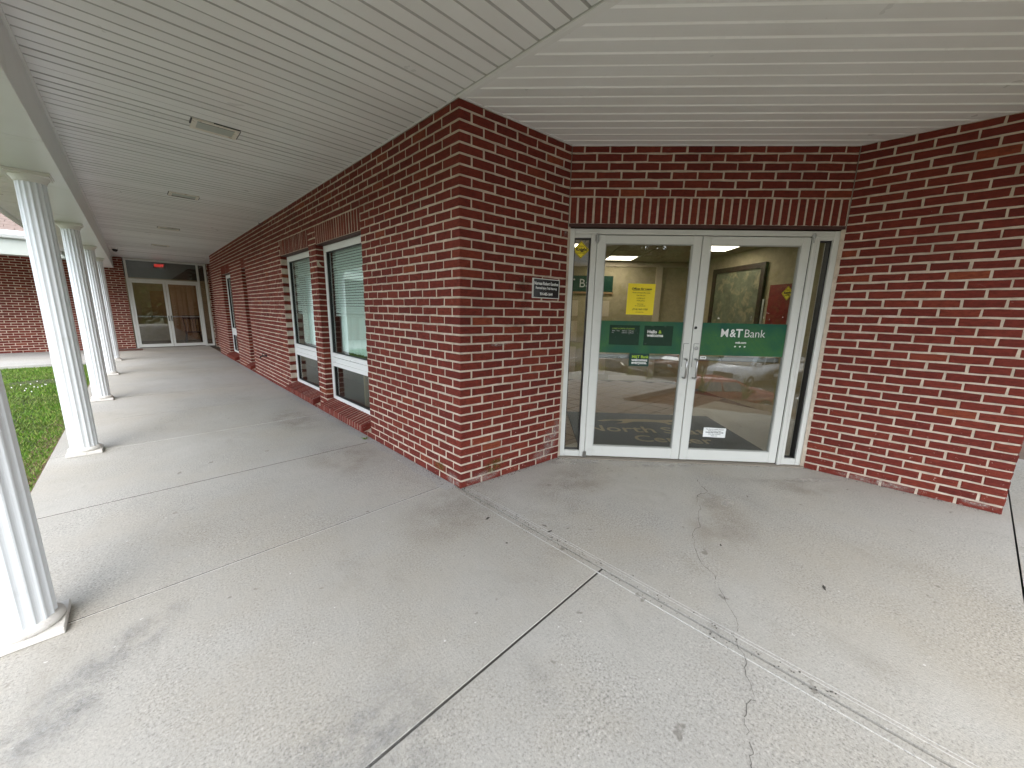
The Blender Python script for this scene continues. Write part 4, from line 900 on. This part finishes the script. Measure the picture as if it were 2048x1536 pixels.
# ------------------------------------------------------------------ what the glass reflects: vehicles, trees
CARG = glass_mat('car_glass', (.05, .06, .06), 3); TYRE = plain('tyre_rubber', (.015, .015, .015), .85); RIM = plain('wheel_rim', (.4, .4, .4), .35, metal=.8)
CHROME = plain('chrome', (.6, .6, .6), .15, metal=1); HEADL = plain('headlight', (.6, .6, .58), .2)
def vehicle(name, label, color, x, y, heading, prof, cabin, width, wheels, wr_=.34):
    t = empty(name, Matrix.Translation((x, y, -2.498)) @ Matrix.Rotation(heading, 4, 'Z'), label, name.split('_')[-1] if name.split('_')[-1] in ('van', 'car') else 'car', 'vehicles parked in the lot')
    paint = plain(name+'_paint', color, .25, var=.02, spec=.6); w = width/2
    def hull(prof_, w0, w1, nm, m_):
        bm = bmesh.new(); zs = [p[1] for p in prof_]; za, zb_ = min(zs), max(zs)
        L_ = []
        for s in (-1, 1): L_.append([bm.verts.new((p[0], s*(w0+(w1-w0)*(p[1]-za)/(zb_-za)), p[1])) for p in prof_])
        n = len(prof_); bm.faces.new(L_[0]); bm.faces.new(L_[1][::-1])
        for i in range(n): bm.faces.new((L_[0][(i+1) % n], L_[0][i], L_[1][i], L_[1][(i+1) % n]))
        bmesh.ops.recalc_face_normals(bm, faces=bm.faces[:]); bmesh.ops.bevel(bm, geom=bm.edges[:], offset=.05, segments=3, affect='EDGES', clamp_overlap=True)
        me = bpy.data.meshes.new(nm); bm.to_mesh(me); bm.free()
        for f in me.polygons: f.use_smooth = True
        return link(nm, me, m_, t)
    hull(prof, w*.96, w, 'body', paint); hull(cabin, w*.94, w*.78, 'cabin', paint)
    zs = [p[1] for p in cabin]; z0_, z1_ = min(zs)+.06, max(zs)-.09
    xs0 = sorted(p[0] for p in cabin); xa, xb = xs0[0]+.22, xs0[-1]-.22; ta = sorted(p[0] for p in cabin if p[1] > (z0_+z1_)/2); xta, xtb = ta[0]+.08, ta[-1]-.08
    for s in (-1, 1):
        ws = lambda z: s*(w*.94+(w*.78-w*.94)*(z-min(zs))/(max(zs)-min(zs))+.012)
        k = 2 if name != 'white_van' else 4
        for i in range(k):
            f0, f1 = i/k+.02, (i+1)/k-.02
            B().add([(xa+(xb-xa)*f0, ws(z0_), z0_), (xa+(xb-xa)*f1, ws(z0_), z0_), (xta+(xtb-xta)*f1, ws(z1_), z1_), (xta+(xtb-xta)*f0, ws(z1_), z1_)], [(0, 1, 2, 3)]).build('side_window', CARG, t)
    front = max(cabin, key=lambda p: p[0]); tf = max((p for p in cabin if p[1] > (z0_+z1_)/2), key=lambda p: p[0])
    B().add([(front[0]+.015, -w*.82, front[1]+.05), (front[0]+.015, w*.82, front[1]+.05), (tf[0]+.02, w*.68, tf[1]-.07), (tf[0]+.02, -w*.68, tf[1]-.07)], [(0, 1, 2, 3)]).build('windscreen', CARG, t)
    xf = max(p[0] for p in prof)
    for s in (-1, 1):
        for wx in wheels:
            wh = empty('wheel', Matrix.Identity(4)); wh.parent = t; wh.matrix_local = Matrix.Translation((wx, s*(w-.11), wr_)) @ Matrix.Rotation(R(90), 4, 'X')
            B().lathe([(wr_*.62, -.11), (wr_*.95, -.11), (wr_, -.08), (wr_, .08), (wr_*.95, .11), (wr_*.62, .11)], 0, 0, 28).build('tyre', TYRE, wh); B().lathe([(.02, -.118), (wr_*.6, -.113), (wr_*.64, 0), (wr_*.6, .113), (.02, .118)], 0, 0, 20).build('rim', RIM, wh)
        B().box(xf-.05, xf+.015, s*w*.78-.16, s*w*.78+.16, .68, .84, .02).build('headlight', HEADL, t)
        B().box(xs0[-1]-.45, xs0[-1]-.3, s*(w+.02), s*(w+.18), z0_-.02, z0_+.14, .03).build('mirror', paint, t)
    B().box(xf-.03, xf+.02, -w*.55, w*.55, .60, .86, .01).build('grille', DARKR, t); B().box(xf-.02, xf+.026, -w*.55, w*.55, .70, .725).box(xf-.02, xf+.026, -w*.55, w*.55, .77, .795).build('grille_bar', CHROME, t)
    B().box(xf-.05, xf+.05, -w*.9, w*.9, .34, .52, .03).build('bumper', DARKR, t)
    return t
vp = [(-2.9, .35), (2.75, .35), (2.85, .6), (2.8, 1.05), (1.75, 1.22), (-2.9, 1.22)]; vc = [(-2.9, 1.2), (1.8, 1.2), (1.0, 2.05), (-2.8, 2.08)]
hv = math.atan2(5.6, -1.4)
vehicle('white_van', 'white van parked in the lot, seen as a reflection in the right glass door', (.8, .8, .8), -.75, -20.3, hv, vp, vc, 2.0, (-1.9, 1.85), .37)
cp = [(-2.2, .35), (2.15, .35), (2.25, .6), (2.15, .85), (.9, .98), (-2.2, 1.0)]; cc = [(-1.9, .95), (1.05, .95), (.25, 1.42), (-1.2, 1.45)]
spf = [(-2.3, .4), (2.2, .4), (2.28, .7), (2.2, 1.05), (1.1, 1.15), (-2.3, 1.15)]; scb = [(-2.25, 1.1), (1.15, 1.1), (.45, 1.72), (-2.1, 1.74)]
vehicle('dark_suv', 'dark grey sport utility car beside the white van', (.045, .045, .045), 2.0, -21.4, hv, spf, scb, 1.9, (-1.4, 1.45), .38)
vehicle('red_car', 'red car parked nearest the terrace, behind the tall grasses', (.28, .03, .022), .15, -11.6, math.atan2(-.9, .8), cp, cc, 1.8, (-1.35, 1.35))
vehicle('maroon_car', 'maroon car parked left of the white van in the lot', (.12, .02, .015), -5.0, -20.5, math.radians(100), cp, cc, 1.8, (-1.35, 1.35))
vehicle('black_car', 'black car parked at the left end of the lot', (.02, .02, .022), -6.3, -13.6, math.radians(-35), cp, cc, 1.8, (-1.35, 1.35))
# ornamental grasses along the slab edge
for i in range(12):
    x = -3.2+i*.62+random.uniform(-.15, .15); y = -2.75+random.uniform(-.12, .12); mb = B()
    for q in range(16):
        a = random.random()*6.28; r = random.uniform(.1, .35); h_ = random.uniform(.18, .5); bx, by = random.uniform(-.06, .06), random.uniform(-.06, .06)
        mb.add([(bx-.006, by, 0), (bx+.006, by, 0), (bx+r*.4*math.cos(a)+.004, by+r*.4*math.sin(a), h_*.7), (bx+r*math.cos(a), by+r*math.sin(a), h_), (bx+r*.4*math.cos(a)-.004, by+r*.4*math.sin(a), h_*.7)], [(0, 1, 2, 3, 4)])
    t = empty('ornamental_grass', Matrix.Translation((x, y, -.12)), 'tuft of ornamental grass at the terrace edge behind the viewer', 'grass plant', 'tufts along the terrace edge'); mb.build('blades', GRASSM, t)
def leaf_mat():
    m, nt, out = mat('tree_leaf'); k = N(nt); isl = k.n('NewGeometry').outputs['Random Per Island']
    k.pbr(out, k.ramp(isl, [(0, (.03, .06, .012)), (.6, (.06, .11, .02)), (1, (.11, .16, .04))]), .6, spec=.2); return m
LEAF = leaf_mat(); BARK = plain('bark', (.07, .055, .04), .9, var=.3, scale=10, bump=.5)
def tree_mesh(seed, h, r):
    rs = np.random.default_rng(seed); nl = 5200; cl = rs.normal(size=(46, 3)); cl /= np.linalg.norm(cl, axis=1)[:, None]; cl *= (rs.random((46, 1))**.4)*np.array([r, r, h*.46]); cl[:, 2] += h*.50
    c = cl[rs.integers(0, 46, nl)] + rs.normal(size=(nl, 3))*r*.19
    u = rs.normal(size=(nl, 3)); u /= np.linalg.norm(u, axis=1)[:, None]; v = np.cross(u, rs.normal(size=(nl, 3))); v /= np.linalg.norm(v, axis=1)[:, None]; s = (.10+.12*rs.random((nl, 1)))
    V = np.stack([c-u*s, c-v*s*.5, c+u*s, c+v*s*.5], 1).reshape(-1, 3); me = bpy.data.meshes.new('crown')
    me.from_pydata(V.tolist(), [], [(4*i, 4*i+1, 4*i+2, 4*i+3) for i in range(nl)]); me.materials.append(LEAF); return me
TM = [tree_mesh(s, 9, 3.3) for s in (1, 2, 3)]
tk = B().tube([(0, 0, 0), (.1, .05, 2), (.0, .1, 4), (.2, 0, 6.5)], .2, 10).tube([(.05, .08, 3.2), (1.2, .6, 5)], .08, 6).tube([(.05, .08, 3.6), (-1.1, -.5, 5.4)], .08, 6).mesh('trunk'); tk.materials.append(BARK)
for i in range(34):
    x = -62 + (i % 17)*5.2 + random.uniform(-1, 1) + (2.6 if i > 16 else 0); y = (-56 if i < 17 else -66) - random.uniform(0, 5)
    t = empty('roadside_tree', Matrix.Translation((x, y, -2.6)) @ Matrix.Rotation(random.random()*6.28, 4, 'Z') @ Matrix.Scale(random.uniform(1.9, 2.6), 4), 'leafy green tree across the road behind the viewer', 'tree', 'trees across the road')
    link('crown', TM[i % 3], None, t); link('trunk', tk, None, t)
